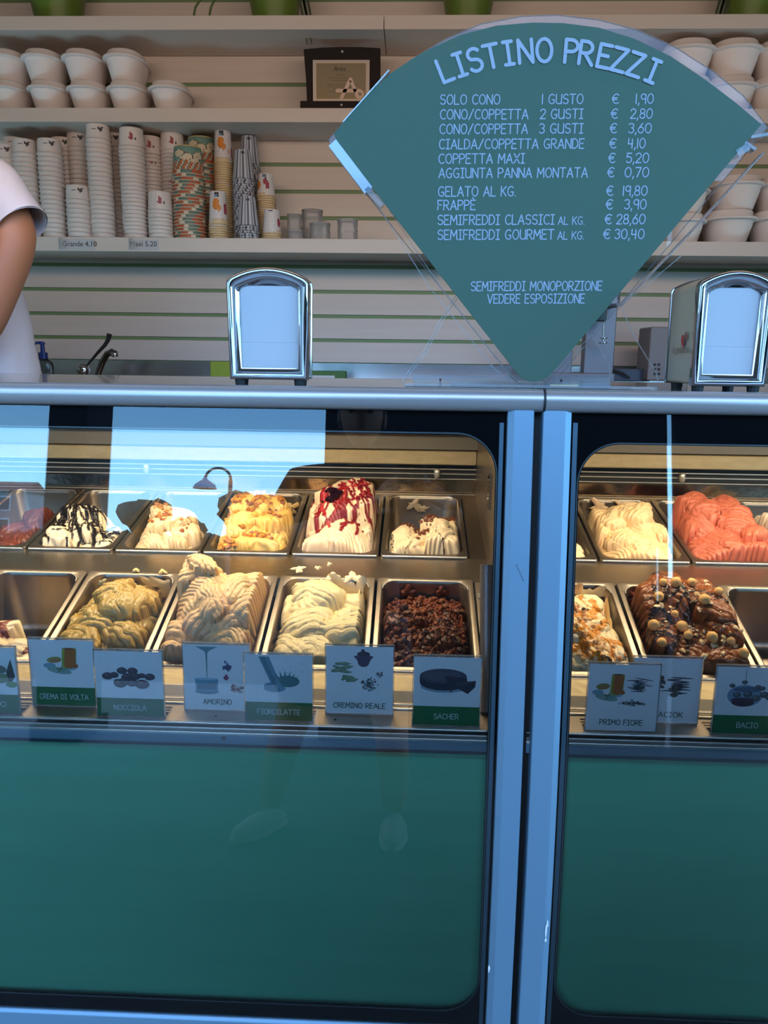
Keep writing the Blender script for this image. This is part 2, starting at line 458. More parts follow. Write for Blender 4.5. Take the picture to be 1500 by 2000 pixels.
# price tickets on the lowest shelf
def font_mesh(name, body, size, m, parent, loc, shear=0, rot=(PI / 2, 0, 0)):
    cu = bpy.data.curves.new(name, 'FONT'); cu.body = body; cu.size = size; cu.shear = shear
    cu.align_x = 'CENTER'; cu.resolution_u = 3
    o = bpy.data.objects.new('tmp', cu); C.objects.link(o)
    bpy.context.view_layer.update()
    me = bpy.data.meshes.new_from_object(o.evaluated_get(bpy.context.evaluated_depsgraph_get()))
    bpy.data.objects.remove(o); me.materials.clear(); me.materials.append(m); me.name = name
    q = bpy.data.objects.new(name, me); C.objects.link(q); q.parent = parent; q.location = loc; q.rotation_euler = rot
    return q
for (pa, pb, txt, lab) in ((113, 184, 'Grande 4,10', 'clear plastic price ticket reading Grande 4,10 on the lowest shelf edge'),
                           (250, 309, 'Maxi 5,20', 'clear plastic price ticket reading Maxi 5,20 on the lowest shelf edge')):
    a = hity(pa, 467, 2.945); b = hity(pb, 488, 2.945)
    t = empty('price_ticket', ((a.x + b.x) / 2, 2.9492, b.z), lab, 'ticket', 'price tickets on the shelf edge')
    w = (b.x - a.x) / 2
    MB().box(-w, w, -.0015, -.0005, 0, a.z - b.z).build('ticket_sleeve', mat('ticket_grey', (.50, .50, .52), .12, coat=.6), t)
    font_mesh('lettering', txt, .026 if 'G' in txt else .026, M_black2, t, ((.012 if 'G' in txt else 0), -.0022, .0125))
    MB().add([(-w + .002, -.003, .002), (-w + .034, -.012, .006), (-w + .020, -.014, .045), (-w + .003, -.004, .043)], [(0, 1, 2, 3)]).build('curled_film', M_clearcup, t)

# ================================================================== DISPLAY CASES
ptop = hitf(1050.5, 806); pbot = hitf(1003, 1996)
ZB = pbot.z - .02
def lx(z): return pbot.x + (ptop.x - pbot.x) * (z - pbot.z) / (ptop.z - pbot.z)
def zf(py, px=400, off=0.0): return hitf(px, py, off).z
def sheet(mb, xa, xb, z0, z1, off, nz=24, nx=1, lean=True, thick=0.0):
    """strip that follows the glass profile; xa, xb are offsets from the leaning seam"""
    rows = []
    for k in range(nz + 1):
        z = z0 + (z1 - z0) * k / nz
        L = lx(z)
        rows.append([(L + xa + (xb - xa) * i / nx, yg(z) + off, z) for i in range(nx + 1)])
    vs = [p for r in rows for p in r]; W = nx + 1
    fs = [(k * W + i, k * W + i + 1, (k + 1) * W + i + 1, (k + 1) * W + i) for k in range(nz) for i in range(nx)]
    mb.add(vs, fs)
    if thick:
        mb.add([(x, y + thick, z) for x, y, z in vs], [tuple(reversed(f)) for f in fs])
        # sides
        for side in (0, nx):
            a = [rows[k][side] for k in range(nz + 1)]
            b = [(x, y + thick, z) for x, y, z in a]
            mb.add(a + b, [(k, k + 1, k + 1 + nz + 1, k + nz + 1) for k in range(nz)])
        for k in (0, nz):
            a = rows[k][0]; b = rows[k][nx]
            mb.add([a, b, (b[0], b[1] + thick, b[2]), (a[0], a[1] + thick, a[2])], [(0, 1, 2, 3)])
    return mb
def frit_ring(xa, xb, z0, z1, oxa, oxb, oz0, oz1, rad, off, name, m, parent, width=None):
    """black band between the pane's edge and the rounded opening (all x as offsets from the seam)"""
    inner = []
    def seg(a, b, n):
        for i in range(n): inner.append((a[0] + (b[0] - a[0]) * i / n, a[1] + (b[1] - a[1]) * i / n))
    def arc(cx, cz, a0, a1, r, n=10):
        for i in range(n): 
            a = math.radians(a0 + (a1 - a0) * i / n); inner.append((cx + r * math.cos(a), cz + r * math.sin(a)))
    r = rad
    seg((oxa + r, oz0), (oxb - r, oz0), 6); arc(oxb - r, oz0 + r, -90, 0, r)
    seg((oxb, oz0 + r), (oxb, oz1 - r), 20); arc(oxb - r, oz1 - r, 0, 90, r)
    seg((oxb - r, oz1), (oxa + r, oz1), 6); arc(oxa + r, oz1 - r, 90, 180, r)
    seg((oxa, oz1 - r), (oxa, oz0 + r), 20); arc(oxa + r, oz0 + r, 180, 270, r)
    outer = []
    for (x, z) in inner:
        if width:
            # offset towards the opening's centre
            cx = min(max(x, oxa + r), oxb - r); cz = min(max(z, oz0 + r), oz1 - r)
            dx, dz = x - cx, z - cz; L = math.hypot(dx, dz) or 1
            outer.append((x + dx / L * width, z + dz / L * width))
        else:
            u = (x - oxa) / (oxb - oxa); v = (z - oz0) / (oz1 - oz0)
            d = [(x - oxa, 0), (oxb - x, 1), (z - oz0, 2), (oz1 - z, 3)]
            X = xa if x <= oxa + r + 1e-6 and True else (xb if x >= oxb - r - 1e-6 else x)
            Z = z0 if z <= oz0 + r + 1e-6 else (z1 if z >= oz1 - r - 1e-6 else z)
            # straight sides keep their other coordinate
            if X in (xa, xb) and Z in (z0, z1):
                cx = oxa + r if X == xa else oxb - r; cz = oz0 + r if Z == z0 else oz1 - r
                dx, dz = x - cx, z - cz
                if abs(dx) > abs(dz): Z = cz + (Z - cz) * min(1, abs(dz) / abs(dx) )
                else: X = cx + (X - cx) * min(1, abs(dx) / max(abs(dz), 1e-9))
            outer.append((X, Z))
    n = len(inner)
    P = lambda q: (lx(q[1]) + q[0], yg(q[1]) + off, q[1])
    mb = MB().add([P(q) for q in inner] + [P(q) for q in outer], [(i, (i + 1) % n, (i + 1) % n + n, i + n) for i in range(n)])
    return mb.build(name, m, parent)

ZL = .897     # ledge the cards stand on
PITCHX = .176
def rail_profile():
    p = []
    cy, cz, r = 1.012, 1.346, .0150
    for i in range(13):
        a = math.radians(100 + 160 * i / 12)
        p.append((cy + r * math.cos(a) * .9, cz + r * math.sin(a)))
    p += [(1.030, 1.3305), (1.062, 1.338), (1.062, 1.3585)]
    return p
def display_case(side):
    L = side == 0
    lab = 'left glass-fronted gelato display case with teal lower panel' if L else 'right glass-fronted gelato display case, beyond the dark seam between the posts'
    t = empty('display_case', (0, 0, 0), lab, 'display case')
    # offsets from the seam
    if L: xe, xi = -1.35, -.0060; px0, px1 = -.0398, -.0060; ox0, ox1 = -1.25, -.0525; zo1 = zf(849, 890); zo0 = zf(1974, 850)
    else: xe, xi = 1.35, .0050; px0, px1 = .0050, .0430; ox0, ox1 = .0565, 1.25; zo1 = zf(869, 1230); zo0 = zf(1987, 1200)
    a, b = (xe, px0) if L else (px1, xe)
    # front glass
    g = sheet(MB(), a, b, ZB, ZT, 0.0, 24, 6).build('front_glass', M_glass, t, smooth='all')
    frit_ring(a, b, ZB, ZT, ox0, ox1, zo0, zo1, .052, .0030, 'black_glass_border', M_black, t)
    frit_ring(a, b, ZB, ZT, ox0, ox1, zo0, zo1, .052, .0024, 'border_line', mat('border_line_grey', (.10, .12, .12), .3), t, width=.0026)
    frit_ring(a, b, ZB, ZT, ox0 - .003 if 0 else ox0, ox1, zo0, zo1, .052, .0020, 'black_edge_line', M_black, t, width=.0008)
    # inner pane of the double glazing, only in the opening
    ga_, gb_ = (ox0 - .004, ox1 + .004) if L else (ox0 - .004, ox1)
    sheet(MB(), ga_, gb_, zf(1470, 400), zo1 + .004, .0060, 20, 4).build('inner_glass', M_glass2, t, smooth='all')
    # post with a bevelled edge
    mb = MB(); nz = 30; cs = []
    w = px1 - px0
    if L: sec = [(px0, .004), (px0 + .0005, -.006), (px0 + .008, -.011), (px1 - .001, -.011), (px1, -.009), (px1, .03), (px0, .03)]
    else: sec = [(px0, .03), (px0, -.009), (px0 + .001, -.011), (px1 - .009, -.011), (px1 - .0005, -.006), (px1, .004), (px1, .03)]
    vs = []; S = len(sec)
    for k in range(nz + 1):
        z = ZB + (ZT + .003 - ZB) * k / nz
        vs += [(lx(z) + sx_, yg(z) + oy, z) for sx_, oy in sec]
    fs = [(k * S + i, k * S + (i + 1) % S, (k + 1) * S + (i + 1) % S, (k + 1) * S + i) for k in range(nz) for i in range(S)]
    mb.add(vs, fs).build('post', M_alu, t)
    # thin trim strip beside the post
    if L: sheet(MB(), -.0490, -.0435, ZB, zf(826, 980), .0010, 24, 1, thick=.002).build('side_trim', mat('blue_grey_trim', (.13, .22, .28), .4, .3), t)
    else: sheet(MB(), .0465, .0525, ZB, zf(826, 1120), .0010, 24, 1, thick=.002).build('side_trim', MATS['blue_grey_trim'], t)
    # top rail
    xs = lx(1.34)
    x0, x1 = (-1.35, xs + .0045) if L else (xs + .0075, 1.75)
    MB().extrude(rail_profile(), x0, x1).build('top_rail', M_alurail, t, smooth=True)
    # counter top of glass with green edge
    yb = 1.50
    MB().box(x0, x1 if L else 1.75, 1.060, yb, 1.3485, 1.3575).build('counter_top', mat('glass_top_beige_reflection', (.30, .28, .24), .10, coat=.5), t)  # opaque slab, the wall's reflection put into its beige base colour
    MB().box(x0, x1 if L else 1.75, yb, yb + .0015, 1.3475, 1.3577).build('counter_edge', mat('green_glass_edge', (.10, .16, .08), .2), t)
    MB().box(x0, x1, 1.03, yb + .1, 1.3325, 1.3475).build('top_panel', M_dark, t)
    # interior extents
    ia, ib = (-1.2, .150) if L else (.178, 1.5)
    # shell: side wall, floor behind, back
    sw = ib if L else ia
    sgn = 1 if L else -1
    MB().box(min(sw, sw + .006 * sgn), max(sw, sw + .006 * sgn), 1.035, 1.83, .62, 1.335).build('side_wall', M_steel, t)
    MB().box(ia, ib, 1.82, 1.835, .5, 1.335).build('back_wall', M_dark, t)
    # strips along the back
    zb = lambda py, y: hity(600, py, y).z
    MB().box(ia, ib, 1.775, 1.79, zb(958, 1.775), zb(933, 1.775)).build('mirror_band', mat('bronze_mirror', (.42, .34, .25), .14, 1, bump=(30, .35, .002, (1, 1, 1))), t, bevel=.002)
    MB().box(ia, ib, 1.765, 1.79, zb(963, 1.77), zb(959.5, 1.77)).build('bright_rod', M_chromeb, t)
    for py in (912, 921, 931):
        MB().box(ia, ib, 1.770, 1.775, zb(py + 1, 1.77), zb(py - 1, 1.77)).build('bright_rod', M_chromeb, t)
    MB().box(ia, ib, 1.755, 1.79, zb(904, 1.755), zb(877, 1.755)).build('lit_back_rail', M_gold, t, bevel=.003)  # steel back rail, its warm lamplight put into the gold base colour
    MB().box(ia, ib, 1.76, 1.80, zb(874, 1.76), 1.25).build('upper_back_panel', M_greyp, t)
    MB().box(ia, ib, 1.62, 1.80, 1.252, 1.3325).build('fan_housing', M_dark, t)
    for xx in ([-.62, .06] if L else [.62, 1.2]):
        q = MB().lathe([(.004, -.012), (.007, -.008), (.007, .006), (.004, .010)], 12, (xx, 1.762, zb(918, 1.77))).build('fastener', M_chromeb, t, smooth=True)
    # pan supports: strip behind back row, between rows, in front
    def slope_box(y0, z0, y1, z1, name, m, th=.004, xa=ia, xb=ib):
        MB().extrude([(y0, z0), (y1, z1), (y1, z1 - th), (y0, z0 - th)], xa, xb).build(name, m, t)
    slope_box(1.748, 1.0815, 1.79, 1.093, 'rear_support', M_steel)
    slope_box(1.335, 1.003, 1.462, 1.014, 'middle_support', M_steel)
    slope_box(1.030, .896, 1.062, .897, 'hammered_step', M_steel)
    slope_box(1.062, .897, 1.080, .9065, 'hammered_step', M_greyp)
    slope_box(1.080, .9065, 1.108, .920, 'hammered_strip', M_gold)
    slope_box(1.108, .920, 1.122, .9215, 'front_support', M_steel)
    # side shelf between last pan and the wall
    pe = .118 if L else .190
    xa, xb = (pe, ib) if L else (ia, pe)
    slope_box(1.108, .917, 1.335, 1.003, 'side_support', M_steel, xa=xa, xb=xb)
    slope_box(1.455, 1.013, 1.79, 1.0915, 'side_support', M_steel, xa=xa, xb=xb)
    # ledge with dimples
    MB().extrude([(yg(ZL) + .010, ZL), (1.036, ZL), (1.036, ZL - .006), (yg(ZL) + .010, ZL - .006)], ia, ib).build('card_ledge', M_steel, t)
    MB().tube([(ia, 1.036, ZL + .0015), (ib, 1.036, ZL + .0015)], .0018, 8).build('bright_rod', M_chromeb, t, smooth=True)
    MB().tube([(ia, 1.050, ZL + .0020), (ib, 1.050, ZL + .0020)], .0012, 8).build('bright_rod', M_chromeb, t, smooth=True)
    for q in range(6):
        xx = (-.78 + q * .17) if L else (.30 + q * .19)
        MB().lathe([(.0022, 0), (.0016, .0008), (0, .001)], 10, (xx, 1.000, ZL)).build('screw', M_rubber, t)
    # sill profiles just behind the glass
    def band(pa, pb, off, m, name, th=.006):
        z1, z0 = zf(pa, 400, off), zf(pb, 400, off)
        MB().extrude([(yg(z0) + off, z0), (yg(z1) + off, z1), (yg(z1) + off + th, z1), (yg(z0) + off + th, z0)], ia - .1 if L else .163, ib if L else ib + .1).build(name, m, t, bevel=.0006)
    band(1411.5, 1414.5, .010, M_chromeb, 'bright_sill_line')
    band(1414.5, 1421, .012, M_rubber, 'dark_sill_gap')
    band(1421, 1424, .010, M_chromeb, 'bright_sill_line')
    band(1424, 1430, .010, M_greyp, 'grey_sill')
    band(1430, 1435, .008, M_chromeb, 'bright_sill_line')
    band(1435, 1452, .009, M_alu, 'blue_sill')
    band(1452, 1458, .012, mat('navy_sill', (.02, .04, .07), .4), 'dark_sill')
    # teal panel
    zt = zf(1458, 400, .014)
    sheet(MB(), a + .0, b, ZB, zt, .014, 12, 1, thick=.02).build('lower_panel', M_teal, t)
    # screws on the blue sill
    for xx in ([-.25, -.7] if L else [.5]):
        z = zf(1441, 400, .009)
        MB().lathe([(.0035, 0), (.003, .0012), (.0015, .0008)], 12).build('screw', M_mix, t, loc=(xx, yg(z) + .0085, z)).rotation_euler = (PI / 2, 0, 0)
    # base rail under the glass
    zr = zf(1979, 300)
    MB().extrude([(yg(zr) - .012, zr - .11), (yg(zr) - .013, zr - .006), (yg(zr) - .006, zr), (yg(zr) + .02, zr), (yg(zr) + .02, zr - .11)],
                 -1.35 if L else .003 + lx(zr), lx(zr) - .003 if L else 1.7).build('base_rail', M_alu, t, bevel=.002) if 0 else None
    za = zr
    mbx = MB().extrude([(yg(za) - .004, za - .11), (yg(za) - .005, za - .004), (yg(za) - .002, za), (yg(za) + .02, za), (yg(za) + .02, za - .11)],
                 -1.35 if L else lx(za) + .043, lx(za) - .0398 if L else 1.7)
    mbx.build('base_rail', M_alu, t, bevel=.001)
    MB().box(-1.35 if L else .22, .12 if L else 1.75, .99, 1.7, 0, ZB - .08).build('plinth', M_dark, t)
    # insulated side tube
    if L:
        p0 = hity(951, 1130, 1.10); p1 = hity(951, 1390, 1.035)
        MB().tube([p0 + Vector((0, .005, .02)), p0, p0 * .55 + p1 * .45, p1], [.0105, .0105, .0105, .0105], 14).build('side_tube', M_mix, t, smooth=True)
        MB().box(p0.x - .0125, p0.x + .0125, p0.y - .013, p0.y + .010, p0.z - .028, p0.z - .026).build('tube_band', M_chromeb, t)
        hp = hity(955, 960, 1.3)
        MB().box(hp.x - .002, hp.x + .003, 1.28, 1.31, hp.z - .028, hp.z + .03).build('hinge_plate', M_chrome, t)
        hq = hity(940, 920, 1.5)
    else:
        p0 = hity(1122, 1140, 1.10)
    return t
caseL = display_case(0); caseR = display_case(1)
# rubber joint between the two rails, dark filler between the posts
xs = lx(1.34)
j = tag(MB().extrude([(y + (-.001 if y < 1.03 else 0), z + (.0007 if z > 1.345 else -.0007)) for y, z in rail_profile()], xs + .0047, xs + .0073).build('rail_joint', M_rubber, smooth=True),
        'black rubber joint between the two aluminium top rails', 'joint')
sheet(MB(), -.0058, .0048, ZB, ZT, .010, 20, 1, thick=.02).build('gap_filler', mat('brown_black_filler', (.02, .014, .010), .6), caseL)
# paint chips on the posts
for (px, py, h) in ((1072, 1805, 9), (1070, 1818, 16), (1069, 1836, 6), (958, 1892, 10)):
    p = hitf(px - 3, py, -.0118)
    mb = MB()
    rr = random.Random(py)
    pts = [(p.x + math.cos(a) * .0012 * rr.uniform(.6, 1.5), p.z + math.sin(a) * h * .00065 * rr.uniform(.6, 1.2)) for a in [2 * PI * i / 9 for i in range(9)]]
    mb.add([(x, yg(z) - .0118, z) for x, z in pts], [tuple(range(9))])
    mb.build('paint_chip', mat('bare_white_chip', (.8, .8, .78), .6), caseR if px > 1000 else caseL)
mb = MB()
for i in range(5):
    a_ = hitf(1008 + i * 3.2, 1102 + i * 7, -.0122); b_ = hitf(1010.5 + i * 3.2, 1107 + i * 7, -.0122)
    mb.tube([a_, b_], .0003, 4)
mb.build('scratch', M_rubber, caseL)

# ================================================================== PANS + GELATO
class Frame:
    def __init__(s, xc, p0, p1, W):
        s.o = Vector((xc, p0[0], p0[1])); v = Vector((0, p1[0] - p0[0], p1[1] - p0[1]))
        s.L = v.length; s.v = v.normalized(); s.u = Vector((1, 0, 0)); s.w = s.u.cross(s.v); s.W = W
    def mat(s):
        m = Matrix.Identity(4)
        for i, a in enumerate((s.u, s.v, s.w)):
            for r in range(3): m[r][i] = a[r]
        m.translation = s.o; return m
def rrect(w, v0, v1, r, n=6):
    out = []
    for cx, cy, a0 in ((w / 2 - r, v0 + r, -90), (w / 2 - r, v1 - r, 0), (-w / 2 + r, v1 - r, 90), (-w / 2 + r, v0 + r, 180)):
        for i in range(n + 1):
            a = math.radians(a0 + 90 * i / n); out.append((cx + r * math.cos(a), cy + r * math.sin(a)))
    return out
def pan(fr, label):
    W, L = fr.W, fr.L
    loops = [(W, 0, L, .006, -.008), (W, 0, L, .006, -.002), (W - .002, .001, L - .001, .006, 0), (W - .014, .007, L - .007, .010, 0.0005),
             (W - .020, .010, L - .010, .026, -.001), (W - .024, .012, L - .012, .028, -.008), (W - .034, .022, L - .022, .028, -.110), (W - .060, .036, L - .036, .022, -.122)]
    mb = MB(); vs = []; N = 28
    for (w, v0, v1, r, z) in loops:
        vs += [(a, b, z) for a, b in rrect(w, v0, v1, r)]
    fs = [(k * N + i, k * N + (i + 1) % N, (k + 1) * N + (i + 1) % N, (k + 1) * N + i) for k in range(len(loops) - 1) for i in range(N)]
    fs.append(tuple((len(loops) - 1) * N + i for i in range(N)))
    t = bpy.data.objects.new('gelato_pan', None); C.objects.link(t); t.matrix_world = fr.mat(); t.empty_display_size = .02
    tag(t, label, 'pan')
    mb.add(vs, fs).build('basin', M_steeld, t, smooth=True)
    rl = rrect(W + .0005, -.0006, L + .0004, .0065, 5)
    # bright rolled lip along the front and the inner back edge
    MB().tube([(-W / 2 + .004, -.0005, -.0015), (W / 2 - .004, -.0005, -.0015)], .0017, 8).build('rolled_lip', M_chromeb, t, smooth=True)
    MB().tube([(-W / 2 + .006, -.0010, -.0065), (W / 2 - .006, -.0010, -.0065)], .0009, 6).build('rolled_lip', M_chromeb, t, smooth=True)
    ip = [(-W / 2 + .011, L - .034, -.0005)]
    ip = []
    r = .022; w2 = W / 2 - .0105
    for i in range(7):
        a = math.radians(180 - 90 * i / 6); ip.append((-w2 + r + r * math.cos(a), L - .0105 - r + r * math.sin(a), 0.0003))
    for i in range(7):
        a = math.radians(90 - 90 * i / 6); ip.append((w2 - r + r * math.cos(a), L - .0105 - r + r * math.sin(a), 0.0003))
    MB().tube(ip, .0009, 6).build('rolled_lip', M_chromeb, t, smooth=True)
    return t

def vnoise(x, y, scale, seed, octv=3):
    out = np.zeros_like(x); amp = 1.0; tot = 0
    rng = np.random.RandomState(seed)
    for o in range(octv):
        g = rng.rand(64, 64)
        X = x * scale * (2 ** o) + 7.3 * o; Y = y * scale * (2 ** o) + 3.1 * o
        xi = np.floor(X).astype(int); yi = np.floor(Y).astype(int); fx = X - xi; fy = Y - yi
        fx = fx * fx * (3 - 2 * fx); fy = fy * fy * (3 - 2 * fy)
        a = g[xi % 64, yi % 64]; b = g[(xi + 1) % 64, yi % 64]; c = g[xi % 64, (yi + 1) % 64]; d = g[(xi + 1) % 64, (yi + 1) % 64]
        out += amp * (a * (1 - fx) * (1 - fy) + b * fx * (1 - fy) + c * (1 - fx) * fy + d * fx * fy); tot += amp; amp *= .5
    return out / tot

def gelato(fr, label, mounds, cols, seed=1, nlobes=14, lobe=(.020, .045), ridge=.0022, freq=150, rough=.0008,
           w0=-.085, sauce=None, res=(150, 200), wet=False, smear=None, name='gelato', wall=.012, mid=None, erode=0.0):
    """mounds: [(u,v,su,sv,top)] broad heaps; scoop-shaped lobes are laid over them; returns (object, height function)"""
    W = fr.W - .026; L = fr.L
    nu, nv = res
    U, V = np.meshgrid(np.linspace(-W / 2, W / 2, nu), np.linspace(.013, L - .013, nv))
    rng = np.random.RandomState(seed)
    bs = max(w0, -.050)
    def heap(u, v):
        h = np.full_like(u, -.14); qm = np.full_like(u, 9.0)
        for (uc, vc, su, sv, top) in mounds:
            q = ((u - uc) / su) ** 2 + (np.where(v < vc, .72, 1.0) * (v - vc) / sv) ** 2
            b = min(bs, top - .02)
            h = np.maximum(h, b + (top - b) * np.clip(1 - q / 1.5, 0, None) ** .85); qm = np.minimum(qm, q)
        t = np.clip((qm - 1.15) / .7, 0, 1)
        return h - .10 * t * t * (3 - 2 * t)
    n0 = vnoise(U, V, 22, seed + 5) - .5; n1 = vnoise(U + 5, V, 22, seed + 9) - .5
    Uw = U + n0 * .022; Vw = V + n1 * .022
    H = heap(Uw, Vw)
    best = H - .003; ph = (Uw * 1.3 + Vw) ; freq = freq * 1.7; rid = np.abs(np.sin(ph * freq + n0 * 9))
    tone = np.zeros_like(U)
    tops = []
    for k in range(nlobes):
        m = mounds[rng.randint(len(mounds))]
        a = rng.rand() * 2 * PI; q = math.sqrt(rng.rand()) * .92
        uc = m[0] + m[2] * q * math.cos(a); vc = m[1] + m[3] * q * math.sin(a)
        uc = min(max(uc, -W / 2 + .012), W / 2 - .012); vc = min(max(vc, .02), L - .03)
        r1 = rng.uniform(*lobe); r2 = r1 * rng.uniform(.5, .85); rot = rng.uniform(-1.2, 1.2)
        hc = float(heap(np.array([[uc]]), np.array([[vc]]))[0, 0])
        if hc < w0: continue
        cr, sr = math.cos(rot), math.sin(rot)
        du = (Uw - uc) * cr + (Vw - vc) * sr; dv = -(Uw - uc) * sr + (Vw - vc) * cr
        q = (du / r1) ** 2 + (dv / r2) ** 2
        hh = r2 * rng.uniform(.45, .8)
        tilt = rng.uniform(-.35, .35)
        s = hc + hh * .55 - hh * (1 - np.sqrt(np.clip(1 - q, 0, 1))) + dv * tilt
        s = np.where(q < 1, s, -9)
        pk = freq * rng.uniform(.75, 1.3)
        cc = rng.uniform(4, 11)
        phase = (dv + cc * du * du) * pk + n0 * 7
        rr = np.abs(np.sin(phase + rng.rand() * 3))
        sel = s > best
        best = np.where(sel, s, best); rid = np.where(sel, rr, rid); tone = np.where(sel, rng.rand() - .5, tone)
    fine = vnoise(U, V, 260, seed + 3, 2) - .5
    flow = vnoise(U * 2.2, V * .7, 90, seed + 17, 2) - .5
    Z = best + ridge * .85 * (rid ** .6 - .5) + ridge * .22 * np.abs(np.sin(np.arcsin(np.clip(rid, 0, 1)) * 4)) + fine * rough * 2 + flow * ridge * .8
    if erode:
        Z += erode * (np.abs(vnoise(U, V, 110, seed + 21, 3) - .5) * 4 - .6)
    if smear:      # thin layer left on the walls: [(u,v,su,sv)]
        pass
    # the gelato turns down where it meets the pan's walls
    ed = np.minimum(np.minimum(U + W / 2, W / 2 - U), np.minimum(V - .013, L - .013 - V))
    kk = np.clip(1 - ed / .011, 0, 1) ** 2
    Z = Z * (1 - kk) + np.minimum(Z, -.045) * kk
    # colour
    c0 = np.array(cols[0]); c1 = np.array(cols[1])
    mixf = np.clip(.5 + tone * .5 + (vnoise(U, V, 45, seed + 31, 3) - .5) * 1.6, 0, 1)[..., None]
    col = c0 * (1 - mixf) + c1 * mixf
    if sauce:
        for (scol, nl, wd, mode) in sauce:
            D = np.full_like(U, 9.0); rs = np.random.RandomState(seed + 50 + nl)
            for _ in range(nl):
                m = mounds[rs.randint(len(mounds))]
                if mode == 'run':
                    u = m[0] + m[2] * rs.uniform(-.9, .9); v = m[1] + m[3] * rs.uniform(.0, .7); ang = -PI / 2 + rs.uniform(-.5, .5); steps = rs.randint(14, 34)
                elif mode == 'cross':
                    u = m[0] + m[2] * rs.uniform(-1, 1); v = m[1] + m[3] * rs.uniform(-.8, .8); ang = rs.uniform(-.7, .7) + (PI if rs.rand() < .5 else 0); steps = rs.randint(14, 36)
                else:
                    u = m[0] + m[2] * rs.uniform(-.9, .9); v = m[1] + m[3] * rs.uniform(-.9, .9); ang = rs.rand() * 6.3; steps = rs.randint(6, 14)
                ww = wd * rs.uniform(.6, 1.3)
                for _s in range(steps):
                    ang += rs.uniform(-.28, .28); u += math.cos(ang) * .0035; v += math.sin(ang) * .0035
                    d = np.hypot(U - u, V - v) / (ww * rs.uniform(.8, 1.2)); D = np.minimum(D, d)
            msk = np.clip((1.15 + (fine * .8) - D) / .25, 0, 1)
            col = col * (1 - msk[..., None]) + np.array(scol) * msk[..., None]
            Z += msk * .0012 * np.clip(1 - D * D * .6, 0, 1)
    # slight forward lean of the ridges gives overhanging folds
    gu = np.gradient(Z, axis=1) / (W / (nu - 1)); gv = np.gradient(Z, axis=0) / ((L - .026) / (nv - 1))
    gu = np.clip(gu, -3, 3); gv = np.clip(gv, -3, 3)
    k = .0016 * (rid - .4)
    PU = U - gu * k; PV = V - gv * k
    keep = Z > -.112
    idx = np.arange(nu * nv).reshape(nv, nu)
    a = idx[:-1, :-1].ravel(); b = idx[:-1, 1:].ravel(); c = idx[1:, 1:].ravel(); d = idx[1:, :-1].ravel()
    kq = (keep[:-1, :-1] & keep[:-1, 1:] & keep[1:, 1:] & keep[1:, :-1]).ravel()
    quads = np.stack([a, b, c, d], 1)[kq]
    used = np.zeros(nu * nv, bool); used[quads.ravel()] = True
    remap = -np.ones(nu * nv, int); remap[used] = np.arange(used.sum())
    co = np.stack([PU.ravel(), PV.ravel(), Z.ravel()], 1)[used]
    quads = remap[quads]
    me = bpy.data.meshes.new(name)
    me.vertices.add(len(co)); me.vertices.foreach_set('co', co.ravel())
    me.loops.add(quads.size); me.loops.foreach_set('vertex_index', quads.ravel())
    me.polygons.add(len(quads)); me.polygons.foreach_set('loop_start', np.arange(len(quads)) * 4)
    me.polygons.foreach_set('loop_total', np.full(len(quads), 4)); me.polygons.foreach_set('use_smooth', np.ones(len(quads), bool))
    me.update(calc_edges=True); me.validate()
    ca = me.color_attributes.new('Col', 'FLOAT_COLOR', 'POINT')
    cc = np.concatenate([col.reshape(-1, 3)[used], np.ones((used.sum(), 1))], 1); ca.data.foreach_set('color', cc.ravel())
    me.materials.append(M_gelwet if wet else M_gel)
    o = bpy.data.objects.new(name, me); C.objects.link(o); o.matrix_world = fr.mat()
    tag(o, label, 'gelato')
    def hf(u, v):
        i = int(round((u + W / 2) / W * (nu - 1))); jx = int(round((v - .013) / (L - .026) * (nv - 1)))
        i = min(max(i, 0), nu - 1); jx = min(max(jx, 0), nv - 1)
        return float(Z[jx, i])
    return o, hf

def crumbs(parent, hf, fr, name, m, n, size, region, seed, jit=.35, flat=.7, cols=None, minh=-.10):
    """small toppings that nobody could count; one mesh, a part of its gelato"""
    rnd = random.Random(seed); mb = MB(); cl = []
    for _ in range(n):
        uc, vc, su, sv = region[rnd.randrange(len(region))]
        u = uc + su * rnd.gauss(0, .5); v = vc + sv * rnd.gauss(0, .5)
        if abs(u) > fr.W / 2 - .016 or v < .016 or v > fr.L - .016: continue
        h = hf(u, v)
        if h < minh: continue
        r = size * rnd.uniform(.5, 1.4)
        nf = len(mb.f)
        mb.ico((u, v, h + r * .25), r, 1, jit, (rnd.uniform(.6, 1.3), rnd.uniform(.6, 1.3), flat * rnd.uniform(.6, 1.2)), rnd)
        if cols:
            c = cols[rnd.randrange(len(cols))]; cl += [c] * (len(mb.f) - nf)
    o = mb.build(name, m, parent)
    if cols: colour_layer(o.data, cl)
    o['kind'] = 'stuff'; return o

